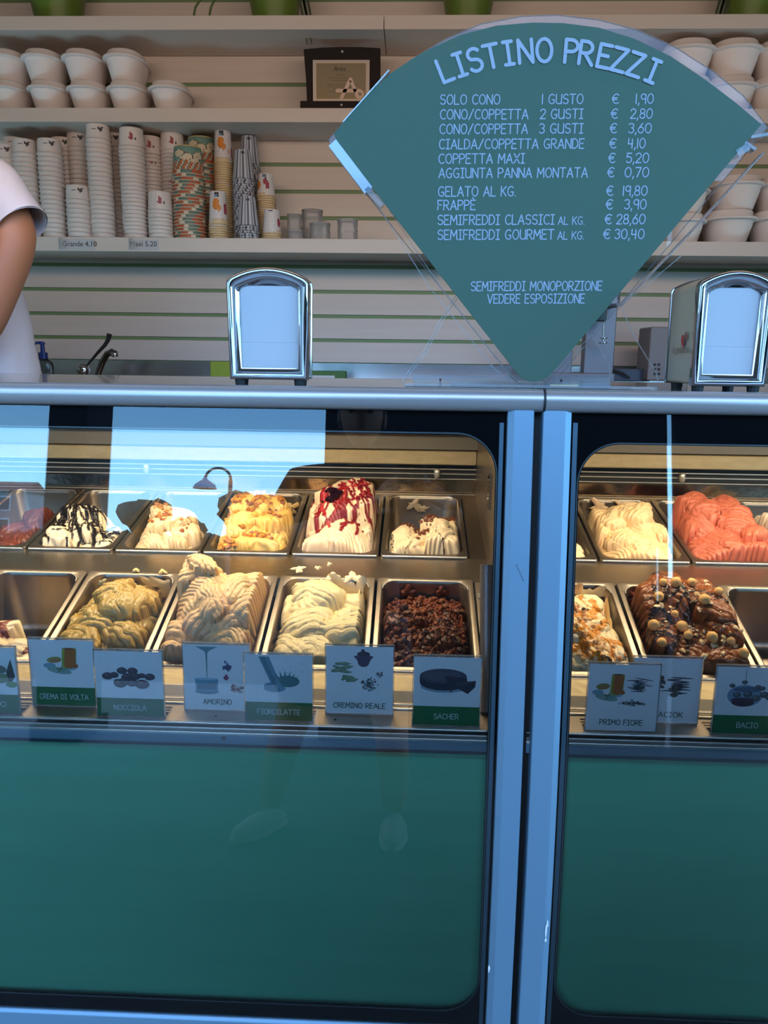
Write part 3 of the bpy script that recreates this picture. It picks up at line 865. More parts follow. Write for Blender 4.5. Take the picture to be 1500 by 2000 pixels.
def smears(parent, fr, m_cols, spots, seed, name='smear'):
    """patches of gelato left on the pan's inner walls and rim: [(u, v, w, size)] placed on the back wall / side"""
    rnd = random.Random(seed); mb = MB(); cl = []
    for (u, v, w, s, wall) in spots:
        for _ in range(1):
            n = 22; ctr = len(mb.v); ring = []; ph = rnd.random() * 6
            pts = []
            for i in range(n):
                a = 2 * PI * i / n
                r = s * (1 + .35 * math.sin(3 * a + ph) + .25 * math.sin(5 * a + 2 * ph) + rnd.uniform(-.22, .22))
                pts.append((math.cos(a) * r * 1.25, math.sin(a) * r))
            def P(a, b, lift):
                if wall == 'back': return (u + a, v - lift - (w + b) * -.10, w + b)
                if wall == 'right': return (u - lift, v + a, w + b)
                if wall == 'left': return (u + lift, v + a, w + b)
                return (u + a, v + b, w + lift)
            vs = [P(a, b, .0006) for a, b in pts] + [P(a * .75, b * .75, .0035 + rnd.uniform(-.001, .0015)) for a, b in pts] + [P(a * .4, b * .4, .004 + rnd.uniform(-.0015, .0025)) for a, b in pts] + [P(0, 0, .003)]
            fs = [(i, (i + 1) % n, (i + 1) % n + n, i + n) for i in range(n)] + [(i + n, (i + 1) % n + n, (i + 1) % n + 2 * n, i + 2 * n) for i in range(n)] + [(i + 2 * n, (i + 1) % n + 2 * n, 3 * n) for i in range(n)]
            mb.add(vs, fs); cl += [m_cols] * len(fs)
    o = mb.build(name, M_gel, parent, smooth='all'); colour_layer(o.data, cl)
    o['kind'] = 'stuff'
    return o

FRONT = ((1.117, .9235), (1.338, 1.0085)); BACK = ((1.455, 1.0185), (1.752, 1.0865))
def frame(row, x0, x1):
    a, b = FRONT if row == 'f' else BACK
    return Frame((x0 + x1) / 2, a, b, x1 - x0 - .004)
lx0 = [.117 - PITCHX * k for k in range(7)]
def Lf(k, row): return frame(row, lx0[k + 1], lx0[k])       # k = 0 rightmost of the left case
RX = [.190, .368, .546, .724, .902, 1.08]
def Rf(k, row): return frame(row, RX[k], RX[k + 1])

# ---- left case, back row (right to left)
f = Lf(0, 'b'); pan(f, 'steel pan at the right end of the back row holding cream gelato under chocolate flakes')
g, hf = gelato(f, 'cream gelato with thin chocolate lines and a heap of chocolate flakes', [(-.040, .08, .040, .085, .022), (.030, .085, .050, .095, .034), (.0, .06, .072, .06, .0)],
               [(.90, .74, .50), (.82, .62, .38)], 11, 12, (.022, .04), .0020, 190, sauce=[((.03, .012, .008), 9, .0011, 'run')])
crumbs(g, hf, f, 'chocolate_flakes', mat('milk_chocolate', (.14, .035, .012), .4), 170, .0045, [(-.018, .14, .045, .03), (.0, .09, .02, .035), (.045, .14, .03, .015)], 3, .5)
smears(g, f, (.6, .45, .3), [(-.02, f.L - .018, -.018, .012, 'back'), (.0, f.L - .018, -.025, .008, 'back')], 5)

f = Lf(1, 'b'); pan(f, 'steel pan heaped with cream gelato streaked dark red')
g, hf = gelato(f, 'tall cream gelato heap streaked with dark red cherry syrup', [(0, .10, .075, .095, .035), (-.02, .15, .058, .07, .068), (.035, .18, .052, .07, .080)],
               [(.93, .74, .52), (.86, .62, .42)], 23, 18, (.02, .042), .0024, 170, sauce=[((.22, .004, .014), 22, .0034, 'run'), ((.42, .02, .03), 12, .0022, 'run')])
crumbs(g, hf, f, 'cherries', mat('dark_cherry', (.015, .004, .012), .12), 14, .007, [(-.022, .13, .022, .014)], 8, .12, .8)
crumbs(g, hf, f, 'red_flecks', mat('red_flecks', (.16, .008, .02), .25), 26, .0035, [(.052, .13, .02, .05)], 9, .3)

f = Lf(2, 'b'); pan(f, 'steel pan heaped with yellow gelato and golden crumble')
g, hf = gelato(f, 'yellow custard gelato topped with golden brown cake crumble', [(.01, .085, .068, .10, .018), (-.02, .12, .056, .09, .040), (0, .15, .056, .085, .056)],
               [(.88, .55, .14), (.93, .66, .26)], 31, 16, (.02, .042), .0026, 150)
crumbs(g, hf, f, 'golden_crumble', M_print, 210, .0062, [(-.035, .13, .035, .05), (.0, .17, .04, .025), (.02, .12, .03, .03), (.02, .05, .035, .012), (-.045, .03, .02, .015)], 12, .35,
       cols=[(.62, .28, .05), (.45, .17, .04), (.78, .42, .08), (.30, .11, .06)])
smears(g, f, (.75, .5, .2), [(.045, f.L - .018, -.03, .014, 'back'), (.052, f.L - .05, -.03, .014, 'right')], 15)

f = Lf(3, 'b'); pan(f, 'steel pan holding cream gelato with amber praline crumbs')
g, hf = gelato(f, 'smooth pale cream gelato scattered with amber praline crumbs', [(.0, .07, .072, .075, .006), (-.012, .10, .050, .075, .034), (.02, .09, .05, .06, .018)],
               [(.93, .73, .46), (.88, .63, .34)], 42, 12, (.025, .045), .0020, 160)
crumbs(g, hf, f, 'praline_crumbs', M_print, 80, .0045, [(-.02, .11, .035, .04), (.0, .08, .035, .03), (.045, .07, .02, .03)], 22, .35,
       cols=[(.45, .18, .05), (.62, .30, .10), (.35, .10, .04)])

f = Lf(4, 'b'); pan(f, 'steel pan holding white gelato under thick black syrup')
g, hf = gelato(f, 'white gelato half covered with glossy black chocolate syrup', [(-.040, .085, .040, .09, .018), (-.012, .12, .045, .065, .042), (.040, .075, .045, .065, -.004)],
               [(.95, .80, .56), (.93, .76, .52)], 57, 16, (.018, .034), .0030, 150, sauce=[((.012, .008, .008), 26, .0036, 'run'), ((.012, .008, .008), 12, .0026, 'cross')], wet=True, erode=.002)
crumbs(g, hf, f, 'nut_topping', M_nut, 2, .0065, [(-.035, .15, .004, .004)], 4, .1)

f = Lf(5, 'b'); pan(f, 'steel pan cut by the left edge with reddish chocolate gelato')
gelato(f, 'reddish brown chocolate gelato behind the mirrored house windows', [(.02, .10, .062, .10, -.006), (.052, .15, .03, .05, .020)],
       [(.22, .05, .03), (.13, .03, .02)], 63, 10, (.02, .04), .0025, 130)

# ---- left case, front row
f = Lf(0, 'f'); pan(f, 'steel pan at the right end of the front row, nearly scraped, with dark chocolate gelato')
g, hf = gelato(f, 'dark chocolate gelato covered with chocolate shavings', [(.0, .10, .10, .15, -.010), (-.035, .12, .045, .07, .004), (.03, .09, .06, .07, .002), (-.02, .04, .06, .05, -.002)],
               [(.20, .050, .014), (.11, .022, .008)], 71, 16, (.014, .035), .0028, 120, wet=True, erode=.008)
crumbs(g, hf, f, 'chocolate_shavings', M_print, 480, .0044, [(.0, .12, .07, .05), (.045, .07, .03, .06), (-.05, .08, .025, .06), (.0, .06, .04, .03)], 33, .5,
       cols=[(.045, .012, .008), (.10, .025, .01), (.16, .04, .012)])
smears(g, f, (.20, .045, .015), [(-.03, f.L - .016, -.018, .011, 'back'), (.03, f.L - .016, -.016, .009, 'back'), (.062, .12, -.04, .03, 'right')], 35)

f = Lf(1, 'f'); pan(f, 'steel pan nearly full of ivory gelato')
g, hf = gelato(f, 'ivory white milk gelato in broad smooth folds', [(-.02, .08, .085, .10, .004), (-.025, .145, .045, .055, .024), (.03, .11, .055, .08, .010), (.0, .05, .08, .06, .0)],
               [(.86, .72, .40), (.84, .66, .34)], 84, 14, (.034, .058), .0022, 110, rough=.0004)
crumb_c = (.90, .74, .46)
smears(g, f, crumb_c, [(.03, f.L - .015, -.012, .022, 'back'), (.058, f.L - .015, -.02, .02, 'back'), (-.01, f.L - .015, -.008, .014, 'back'), (.064, .17, -.012, .026, 'right'), (.064, .12, -.015, .026, 'right'), (.01, f.L - .006, .001, .010, 'top'), (.045, f.L - .006, .001, .012, 'top')], 45)
smears(g, f, crumb_c, [(-.055, f.L + .015, .0015, .008, 'top'), (-.02, f.L + .018, .0015, .004, 'top'), (.0, f.L + .03, .002, .0035, 'top')], 46)

f = Lf(2, 'f'); pan(f, 'steel pan overflowing with a pinkish beige gelato mountain')
g, hf = gelato(f, 'tall pinkish beige gelato mountain in flowing folds', [(.0, .09, .088, .12, .028), (-.045, .05, .05, .07, .014), (.040, .13, .055, .10, .040), (-.015, .14, .062, .085, .066), (-.022, .175, .036, .040, .078), (-.050, .175, .016, .018, .060)],
               [(.88, .56, .31), (.86, .60, .29)], 92, 18, (.032, .062), .0026, 170, res=(180, 220))
f = Lf(3, 'f'); pan(f, 'steel pan with olive beige gelato and smeared walls')
g, hf = gelato(f, 'olive beige nut gelato in glossy ribbon folds', [(.0, .08, .072, .10, .006), (-.030, .10, .048, .085, .020), (.005, .135, .044, .050, .030), (.045, .08, .04, .07, .012)],
               [(.50, .33, .09), (.56, .39, .13)], 104, 20, (.022, .046), .0036, 105, rough=.0004, wet=True)
smears(g, f, (.66, .50, .22), [(.058, f.L - .016, -.02, .020, 'back'), (.03, f.L - .016, -.014, .014, 'back'), (-.005, f.L - .016, -.016, .007, 'back'), (.064, .16, -.02, .02, 'right'), (.064, .12, -.03, .010, 'right'), (.064, .09, -.02, .012, 'right'),
                              (.0, f.L + .0, .001, .005, 'top'), (.05, f.L - .003, .001, .006, 'top'), (-.06, f.L - .016, -.014, .008, 'back')], 55)
f = Lf(4, 'f'); pan(f, 'almost empty steel pan at the left of the front row')
g, hf = gelato(f, 'last scrapings of cream and chocolate gelato in the emptied pan', [(.01, .055, .05, .05, -.035), (-.035, .07, .04, .06, -.012)],
               [(.90, .70, .42), (.93, .78, .50)], 111, 8, (.016, .03), .0022, 150, sauce=[((.20, .035, .015), 12, .010, 'blob')])

# ---- right case, back row
f = Rf(0, 'b'); pan(f, 'steel pan beside the right post with a corner of white gelato')
gelato(f, 'small remainder of pale cream gelato beside the right post', [(.03, .05, .055, .06, -.004), (-.01, .09, .05, .05, -.01)], [(.93, .78, .50), (.90, .72, .42)], 121, 8, (.02, .04), .002, 150)
f = Rf(1, 'b'); pan(f, 'steel pan with peach coloured gelato in the right case')
g, hf = gelato(f, 'pale peach cream gelato in soft crumpled folds', [(.0, .085, .074, .10, .016), (-.03, .15, .048, .07, .034), (.022, .16, .046, .07, .044)],
               [(.92, .62, .32), (.93, .70, .42)], 133, 24, (.016, .036), .0032, 160, rough=.0010)
smears(g, f, (.85, .6, .38), [(-.03, f.L - .018, -.012, .014, 'back'), (.02, f.L - .018, -.008, .010, 'back')], 60)
f = Rf(2, 'b'); pan(f, 'steel pan heaped with salmon pink gelato')
gelato(f, 'salmon pink fruit gelato heaped above its pan', [(.0, .09, .08, .11, .026), (-.035, .17, .045, .07, .060), (.03, .18, .05, .07, .064), (.045, .10, .04, .08, .042)],
       [(.66, .19, .115), (.58, .15, .09)], 142, 24, (.018, .040), .0030, 150, rough=.0012)
f = Rf(3, 'b'); pan(f, 'steel pan cut by the right edge holding white gelato')
gelato(f, 'white gelato cut off by the right edge of the picture', [(-.01, .10, .07, .10, .014), (-.045, .16, .04, .06, .030)], [(.88, .78, .64), (.84, .72, .56)], 155, 14, (.018, .036), .003, 150)
# ---- right case, front row
f = Rf(0, 'f'); pan(f, 'steel pan with caramel glazed gelato beside the right post')
g, hf = gelato(f, 'cream gelato glazed with amber caramel and dark chocolate lines', [(.02, .07, .07, .09, .012), (-.02, .12, .05, .09, .026), (.0, .19, .07, .03, -.01)],
               [(.92, .70, .36), (.93, .78, .50)], 163, 18, (.018, .036), .0026, 150, sauce=[((.72, .28, .03), 18, .0046, 'run'), ((.05, .02, .012), 12, .0014, 'cross')], wet=True)
crumbs(g, hf, f, 'nut_crumbs', M_print, 90, .0045, [(.0, .12, .05, .04), (.02, .05, .05, .03)], 61, .3, cols=[(.55, .25, .08), (.75, .45, .18)])
smears(g, f, (.80, .62, .30), [(.045, f.L - .016, -.02, .022, 'back'), (.015, f.L - .016, -.018, .016, 'back'), (.064, .15, -.02, .024, 'right')], 62)
f = Rf(1, 'f'); pan(f, 'steel pan heaped with chocolate gelato and hazelnuts')
g, hf = gelato(f, 'milk chocolate gelato laced with dark syrup under hazelnuts', [(.01, .08, .082, .10, .020), (.0, .16, .062, .06, .056), (.04, .11, .046, .08, .044), (-.045, .09, .035, .06, .008)],
               [(.23, .072, .024), (.18, .050, .016)], 174, 20, (.026, .05), .0020, 90, sauce=[((.022, .008, .006), 15, .0022, 'cross'), ((.022, .008, .006), 8, .0026, 'run')], wet=True, res=(180, 220))
crumbs(g, hf, f, 'chopped_nuts', M_print, 60, .0040, [(.0, .13, .06, .05), (.03, .06, .05, .04)], 72, .35, cols=[(.80, .55, .25), (.88, .68, .40)])
gfr = f; ghf = hf
smears(g, f, (.22, .055, .02), [(-.055, f.L - .016, -.02, .012, 'back'), (-.064, .15, -.02, .02, 'left')], 73)
f = Rf(2, 'f'); pan(f, 'empty steel pan at the right edge of the front row')
gelato(f, 'thin remains of chocolate gelato in the empty pan at the right', [(-.03, .04, .03, .03, -.06), (.04, .05, .03, .03, -.05)], [(.45, .22, .12), (.35, .15, .08)], 181, 4, (.012, .02), .002, 150)

# hazelnuts
def nut_mesh():
    mb = MB().lathe([(0, -.95), (.35, -.9), (.72, -.62), (.95, -.1), (.98, .2), (.8, .62), (.45, .92), (.15, 1.08), (0, 1.14)], 14)
    return mb
nut0 = None
nuts = [(-.012, .165, .0092, 'whole pale hazelnut highest on the chocolate gelato'), (.020, .118, .0095, 'large round hazelnut in the middle of the chocolate gelato'),
        (-.014, .095, .0098, 'golden hazelnut on the front slope of the chocolate gelato'), (.022, .062, .0092, 'hazelnut low on the right slope of the chocolate gelato'),
        (-.010, .075, .0075, 'smaller hazelnut between two syrup lines'), (-.062, .09, .0095, 'hazelnut against the left wall of its pan'),
        (.052, .145, .0075, 'hazelnut at the upper right of the chocolate heap'), (-.042, .145, .0085, 'hazelnut on the upper left shoulder of the chocolate gelato'),
        (.016, .17, .0075, 'hazelnut on the crest beside the highest one'), (-.03, .172, .0070, 'split hazelnut on the left end of the crest'),
        (-.022, .115, .0065, 'little hazelnut half sunk in the chocolate gelato'), (.048, .055, .0072, 'cut hazelnut near the front right of the chocolate gelato'),
        (.060, .03, .0085, 'hazelnut half at the front right corner beside the menu card'), (-.055, .06, .0080, 'hazelnut at the front left of the chocolate gelato')]
for i, (u, v, r, lab) in enumerate(nuts):
    p = gfr.o + gfr.u * u + gfr.v * v + gfr.w * (ghf(u, v) + r * .55)
    if nut0 is None: o = nut_mesh().build('hazelnut', M_nut, smooth='all'); nut0 = o
    else: o = nut0.copy(); C.objects.link(o)
    o.location = p; o.scale = (r, r, r); o.rotation_euler = (i * 1.3, i * .7 + .5, i * 2.1)
    tag(o, lab, 'hazelnut', 'hazelnuts on the chocolate gelato')

# ================================================================== FLAVOUR CARDS
def blobcluster(cx, cy, w, h, n, r, cols, seed):
    rnd = random.Random(seed); out = []
    for _ in range(n):
        x = cx + w * rnd.gauss(0, .4); y = cy + h * rnd.gauss(0, .4)
        out.append((ell(x, y, r * rnd.uniform(.6, 1.4), r * rnd.uniform(.5, 1), 9, rnd.uniform(0, 180)), cols[rnd.randrange(len(cols))]))
    return out
def pic_cup(ox=0, oy=0, s=1):
    f_ = lambda x, y: (ox + x * s, oy + y * s)
    E_ = lambda cx, cy, rx, ry, **k: ell(ox + cx * s, oy + cy * s, rx * s, ry * s, 18, **k)
    o = [(E_(.30, .47, .10, .06), (.25, .42, .50)), (E_(.45, .36, .20, .07, rot=-12), (.28, .42, .36)), (E_(.62, .42, .10, .05), (.32, .50, .62)),
         (E_(.38, .60, .12, .07, rot=10), (.32, .30, .10)), (E_(.40, .58, .09, .045, rot=10), (.45, .20, .08))]
    o += blobcluster(ox + .5 * s, oy + .38 * s, .14 * s, .05 * s, 16, .03 * s, [(.22, .36, .30), (.30, .46, .50), (.16, .22, .12)], 5)
    o += [([f_(.50, .48), f_(.54, .42), f_(.64, .41), f_(.72, .46), f_(.74, .86), f_(.52, .86)], (.30, .38, .06)),
          ([f_(.54, .48), f_(.57, .43), f_(.64, .42), f_(.71, .47), f_(.73, .84), f_(.56, .84)], (.42, .14, .04)),
          (E_(.63, .86, .11, .025), (.34, .36, .16)), (E_(.63, .855, .085, .018), (.24, .07, .05)), (ell(ox + .72 * s, oy + .48 * s, .04 * s, .05 * s, 12), (.42, .14, .05))]
    return o
def pic_nuts():
    o = []
    P = [(.33, .36, .060), (.60, .30, .0), (.40, .62, .07), (.56, .62, .07), (.28, .52, .06), (.70, .52, .05), (.48, .48, .08), (.60, .50, .07), (.18, .50, .075), (.82, .50, .07), (.37, .34, .09), (.70, .33, .095), (.55, .36, .08), (.44, .40, .07)]
    for i, (x, y, r) in enumerate(P):
        if r == 0: continue
        o.append((ell(x, y - .01, r * 1.15, r * 1.1, 16), (.018, .02, .04)))
        o.append((ell(x, y, r, r, 16), (.07, .055, .085)))
        o.append((ell(x - r * .25, y + r * .3, r * .5, r * .4, 12), (.13, .10, .11)))
    return o
def pic_sacher():
    o = [(ell(.45, .42, .36, .14), (.30, .42, .55)), (ell(.44, .50, .36, .17, 24), (.030, .035, .06)), ([(.08, .50), (.80, .50), (.80, .62), (.08, .62)], (.030, .035, .06)),
         (ell(.44, .64, .36, .16, 24), (.09, .08, .12)), (ell(.42, .66, .30, .12, 24), (.12, .11, .16)), ([(.46, .66), (.80, .60), (.82, .46), (.60, .38), (.56, .28)], (.05, .045, .07)),
         ([(.56, .50), (.94, .56), (.93, .42), (.82, .27), (.58, .44)], (.035, .04, .065)), ([(.62, .50), (.94, .56), (.90, .52), (.66, .42)], (.09, .075, .10))]
    for k in range(14):
        a = .2 + k * .28; o.append((ell(.40 + .11 * math.cos(a), .72 + .035 * math.sin(a), .009, .006, 6), (.015, .015, .03)))
    return o
def pic_milkglass():
    o = [([(.18, 1.0), (.52, 1.0), (.40, .93), (.36, .88), (.335, .88), (.30, .93)], (.12, .30, .34)), ([(.335, .90), (.365, .90), (.352, .40), (.343, .40)], (.10, .26, .28)),
         (ell(.34, .16, .19, .05), (.13, .28, .36)), ([(.17, .16), (.51, .16), (.52, .40), (.16, .40)], (.16, .38, .52)), (ell(.34, .30, .155, .04), (.07, .20, .28)), ([(.19, .20), (.49, .20), (.49, .31), (.19, .31)], (.07, .20, .28)), (ell(.34, .40, .18, .022), (.40, .60, .76)), (ell(.34, .32, .15, .018), (.16, .33, .44))]
    o += blobcluster(.66, .64, .055, .09, 26, .026, [(.02, .03, .10), (.04, .06, .16), (.10, .14, .28)], 2)
    o += blobcluster(.65, .45, .03, .05, 10, .024, [(.28, .04, .12), (.36, .10, .22)], 3)
    o += blobcluster(.78, .22, .11, .07, 30, .03, [(.25, .06, .07), (.16, .03, .05), (.40, .34, .30), (.55, .48, .44), (.10, .05, .05)], 4)
    return o
def pic_splash():
    o = [(ell(.44, .30, .17, .09), (.20, .38, .50)), (ell(.64, .46, .18, .13, 20), (.08, .20, .22)), (ell(.42, .36, .14, .07), (.14, .32, .42)), ([(.20, 1.0), (.36, 1.0), (.56, .30), (.50, .22), (.42, .30)], (.16, .34, .44)), ([(.22, 1.0), (.29, 1.0), (.50, .28), (.46, .26)], (.10, .24, .30))]
    rnd = random.Random(4)
    for k in range(9):
        a = math.radians(10 + k * 20); cx, cy = .60, .46
        x, y = cx + .17 * math.cos(a), cy + .12 * math.sin(a)
        o.append(([(x - .015, y - .02), (x + .02, y - .01), (x + .07 * math.cos(a), y + .12 * abs(math.sin(a)) + .02)], (.08, .20, .22)))
    for k in range(12): o.append((ell(rnd.uniform(.55, .95), rnd.uniform(.62, .92), .007, .007, 6), (.10, .22, .28)))
    return o
def pic_cremino():
    o = []
    for (x, y, w, h, r) in ((.24, .72, .14, .035, 2), (.20, .64, .14, .03, -20), (.30, .66, .12, .035, 10), (.14, .60, .09, .04, 15), (.28, .58, .12, .03, -5), (.34, .47, .13, .05, -15), (.38, .43, .11, .04, 10), (.28, .46, .08, .03, 30)):
        o.append((ell(x, y, w, h, 5, r), (.17, .27, .17))); o.append((ell(x + .02, y + .01, w * .6, h * .5, 5, r), (.25, .38, .24)))
    o += [(ell(.56, .85, .15, .04), (.14, .16, .26)), (ell(.56, .76, .09, .09), (.08, .06, .12)), ([(.42, .86), (.70, .86), (.63, .72), (.50, .72)], (.08, .06, .12)), (ell(.56, .90, .10, .05), (.05, .045, .08)), (ell(.55, .96, .03, .03), (.05, .045, .08))]
    o += blobcluster(.66, .36, .13, .12, 70, .020, [(.05, .05, .07), (.20, .26, .28), (.34, .42, .44), (.10, .12, .14)], 8)
    o += blobcluster(.80, .55, .06, .05, 22, .018, [(.04, .04, .06), (.20, .26, .28), (.34, .42, .44)], 9)
    return o
def pic_seeds(ox, oy, s, seed=1):
    o = []
    rnd = random.Random(seed)
    for k in range(11):
        o.append((ell(ox + rnd.uniform(-.1, .1) * s, oy + (.16 - k * .03) * s, rnd.uniform(.12, .2) * s, .012 * s, 8, rnd.uniform(-12, 8)), (.02, .03, .05)))
    o += blobcluster(ox, oy, .10 * s, .10 * s, 14, .035 * s, [(.03, .04, .05), (.08, .10, .09), (.05, .06, .10)], seed)
    return o
def pic_primo():
    return pic_cup(-.12, .12, .85) + pic_seeds(.72, .66, .75, 2) + blobcluster(.62, .34, .17, .045, 60, .022, [(.06, .06, .07), (.13, .14, .14), (.30, .34, .34), (.08, .09, .10)], 12)
def pic_aciok():
    return blobcluster(.38, .62, .10, .14, 40, .03, [(.10, .08, .07), (.16, .14, .12), (.05, .05, .06)], 5) + pic_seeds(.66, .52, 1.0, 6) + [(ell(.62, .36, .06, .045), (.08, .09, .09)), (ell(.36, .88, .05, .02), (.10, .05, .06))]
def pic_bacio():
    o = [([(.408, 1.0), (.416, 1.0), (.416, .60), (.408, .60)], (.05, .05, .09)), (ell(.42, .42, .26, .24, 24), (.24, .40, .56)), (ell(.40, .28, .17, .10, 20), (.05, .03, .05)), (ell(.46, .56, .22, .06), (.14, .18, .28)),
         (ell(.40, .33, .18, .05), (.08, .05, .08))]
    for (x, y, r) in ((.40, .72, .045), (.22, .64, .045), (.60, .62, .05), (.30, .44, .06), (.46, .46, .07), (.58, .38, .07), (.70, .46, .07), (.66, .60, .05), (.78, .40, .06)):
        o += [(ell(x, y, r, r, 14), (.09, .11, .13)), (ell(x - r * .2, y + r * .25, r * .55, r * .45, 10), (.20, .24, .28))]
    return o
def pic_leafpist():
    return [(ell(.80, .35, .16, .10, 18, 20), (.20, .28, .14)), ([(.90, .20), (.99, .40), (.94, .80), (.86, .50)], (.05, .06, .05)), (ell(.93, .22, .09, .07), (.22, .34, .14)), (ell(.75, .55, .12, .10), (.16, .20, .16))]

def card(pl, pr, pt, pb, row, title, band, pic, lab, tw=None, tpos=.0):
    y = .988 if row == 'f' else 1.016
    bl = hity(pl, pb, y); br = hity(pr, pb, y); tl = hity((pl + pr) / 2, pt, y)
    w = (br.x - bl.x); cx = (bl.x + br.x) / 2
    h = tl.z - (bl.z + br.z) / 2
    t = empty('flavour_card', (cx, y, ZL + .001), lab, 'card', 'flavour cards on the ledge')
    lean = .0
    # acrylic holder: front plate, foot
    MB().box(-w / 2, w / 2, .0, .0022, 0, h + .004).build('holder_plate', M_acryl, t)
    e_ = MB().box(-w / 2, w / 2, -.0006, .0026, h + .003, h + .0048)
    e_.box(w / 2 - .0008, w / 2 + .0008, -.0006, .0026, .0, h + .004); e_.box(-w / 2 - .0008, -w / 2 + .0008, -.0006, .0026, .0, h + .004)
    e_.box(-w / 2, w / 2, -.0006, .0026, -.0008, .0014)
    e_.build('holder_edge', M_acedge, t)
    MB().add([(-w / 2, .002, .0005), (w / 2, .002, .0005), (w / 2, .034, .0005), (-w / 2, .034, .0005), (-w / 2, .002, .0025), (w / 2, .002, .0025), (w / 2, .034, .0025), (-w / 2, .034, .0025)],
             [(0, 3, 2, 1), (4, 5, 6, 7), (0, 1, 5, 4), (1, 2, 6, 5), (2, 3, 7, 6), (3, 0, 4, 7)]).build('holder_foot', M_acryl, t)
    z0 = .002
    H = h
    MB().box(-w / 2 + .001, w / 2 - .001, -.0010, -.0003, z0, H + .002).build('printed_card', M_card, t)
    bh = .28 * h if band else 0
    if band: MB().box(-w / 2 + .001, w / 2 - .001, -.0014, -.0009, z0, z0 + bh).build('colour_band', M_cardgreen, t)
    if pic:
        ph = H - z0 - bh; pw = w - .004
        k0 = 0 if band else .16
        shapes = []
        for pts, c in pic:
            if band: q = [(-w / 2 + .002 + x * pw, z0 + bh + .001 + yy * (ph - .002)) for x, yy in pts]
            else: q = [(-w / 2 + .002 + x * pw, z0 + .15 * ph + yy * ph * .84) for x, yy in pts]
            q = [(min(max(x, -w / 2 + .0012), w / 2 - .0012), min(max(zz, z0 + bh), H + .0018)) for x, zz in q]
            shapes.append((q, c))
        decal('printed_picture', shapes, t, .0011)
    if title:
        tw_ = (tw or min(.82, len(title) * .062)) * w
        cap = .066 * h if band else .070 * h
        cap = .0075
        mb = MB(); zz = z0 + bh * .36 if band else z0 + .09 * h
        c0 = -tw_ / 2 + tpos * w
        text_on(mb, title, Vector((c0, -.0019, zz)), Vector((c0 + tw_, -.0019, zz)), cap, Vector((0, 0, 1)), .14)
        mb.build('lettering', M_cardink if band else M_carddark, t)
    return t
card(-92, 41, 1272, 1398, 'f', 'PISTACCHIO', True, pic_leafpist(), 'card cut off by the left edge, showing a dark pointed nut and green bottom', .86, -.12)
card(65, 191, 1250, 1377, 'b', 'CREMA DI VOLTA', True, pic_cup(), 'card reading CREMA DI VOLTA with a green band and orange cup', .74)
card(191, 323, 1277, 1403, 'f', 'NOCCIOLA', True, pic_nuts(), 'card reading NOCCIOLA with a pile of dark hazelnuts', .47)
card(361, 491, 1260, 1386, 'b', 'AMORINO', False, pic_milkglass(), 'card reading AMORINO with a glass of milk and berries', .42)
card(479, 612, 1283, 1411, 'f', 'FIORDILATTE', True, pic_splash(), 'card reading FIORDILATTE with a milk splash', .62)
card(636, 768, 1263, 1394, 'b', 'CREMINO REALE', False, pic_cremino(), 'card reading CREMINO REALE with a bowl and chopped nuts', .76)
card(805, 937, 1275, 1408, 'f', 'SACHER', True, pic_sacher(), 'card reading SACHER with a cut chocolate cake', .36)
card(1141, 1280, 1304, 1432, 'f', 'PRIMO FIORE', False, pic_primo(), 'card reading PRIMO FIORE with a cup, biscuits and seeds', .60)
card(1228, 1362, 1283, 1408, 'b', 'LACIOK', False, pic_aciok(), 'card half hidden behind the PRIMO FIORE card, ending in ACIOK', .42, .06)
card(1387, 1524, 1308, 1438, 'f', 'BACIO', True, pic_bacio(), 'card reading BACIO with a glass bowl of chocolate and hazelnuts', .30)

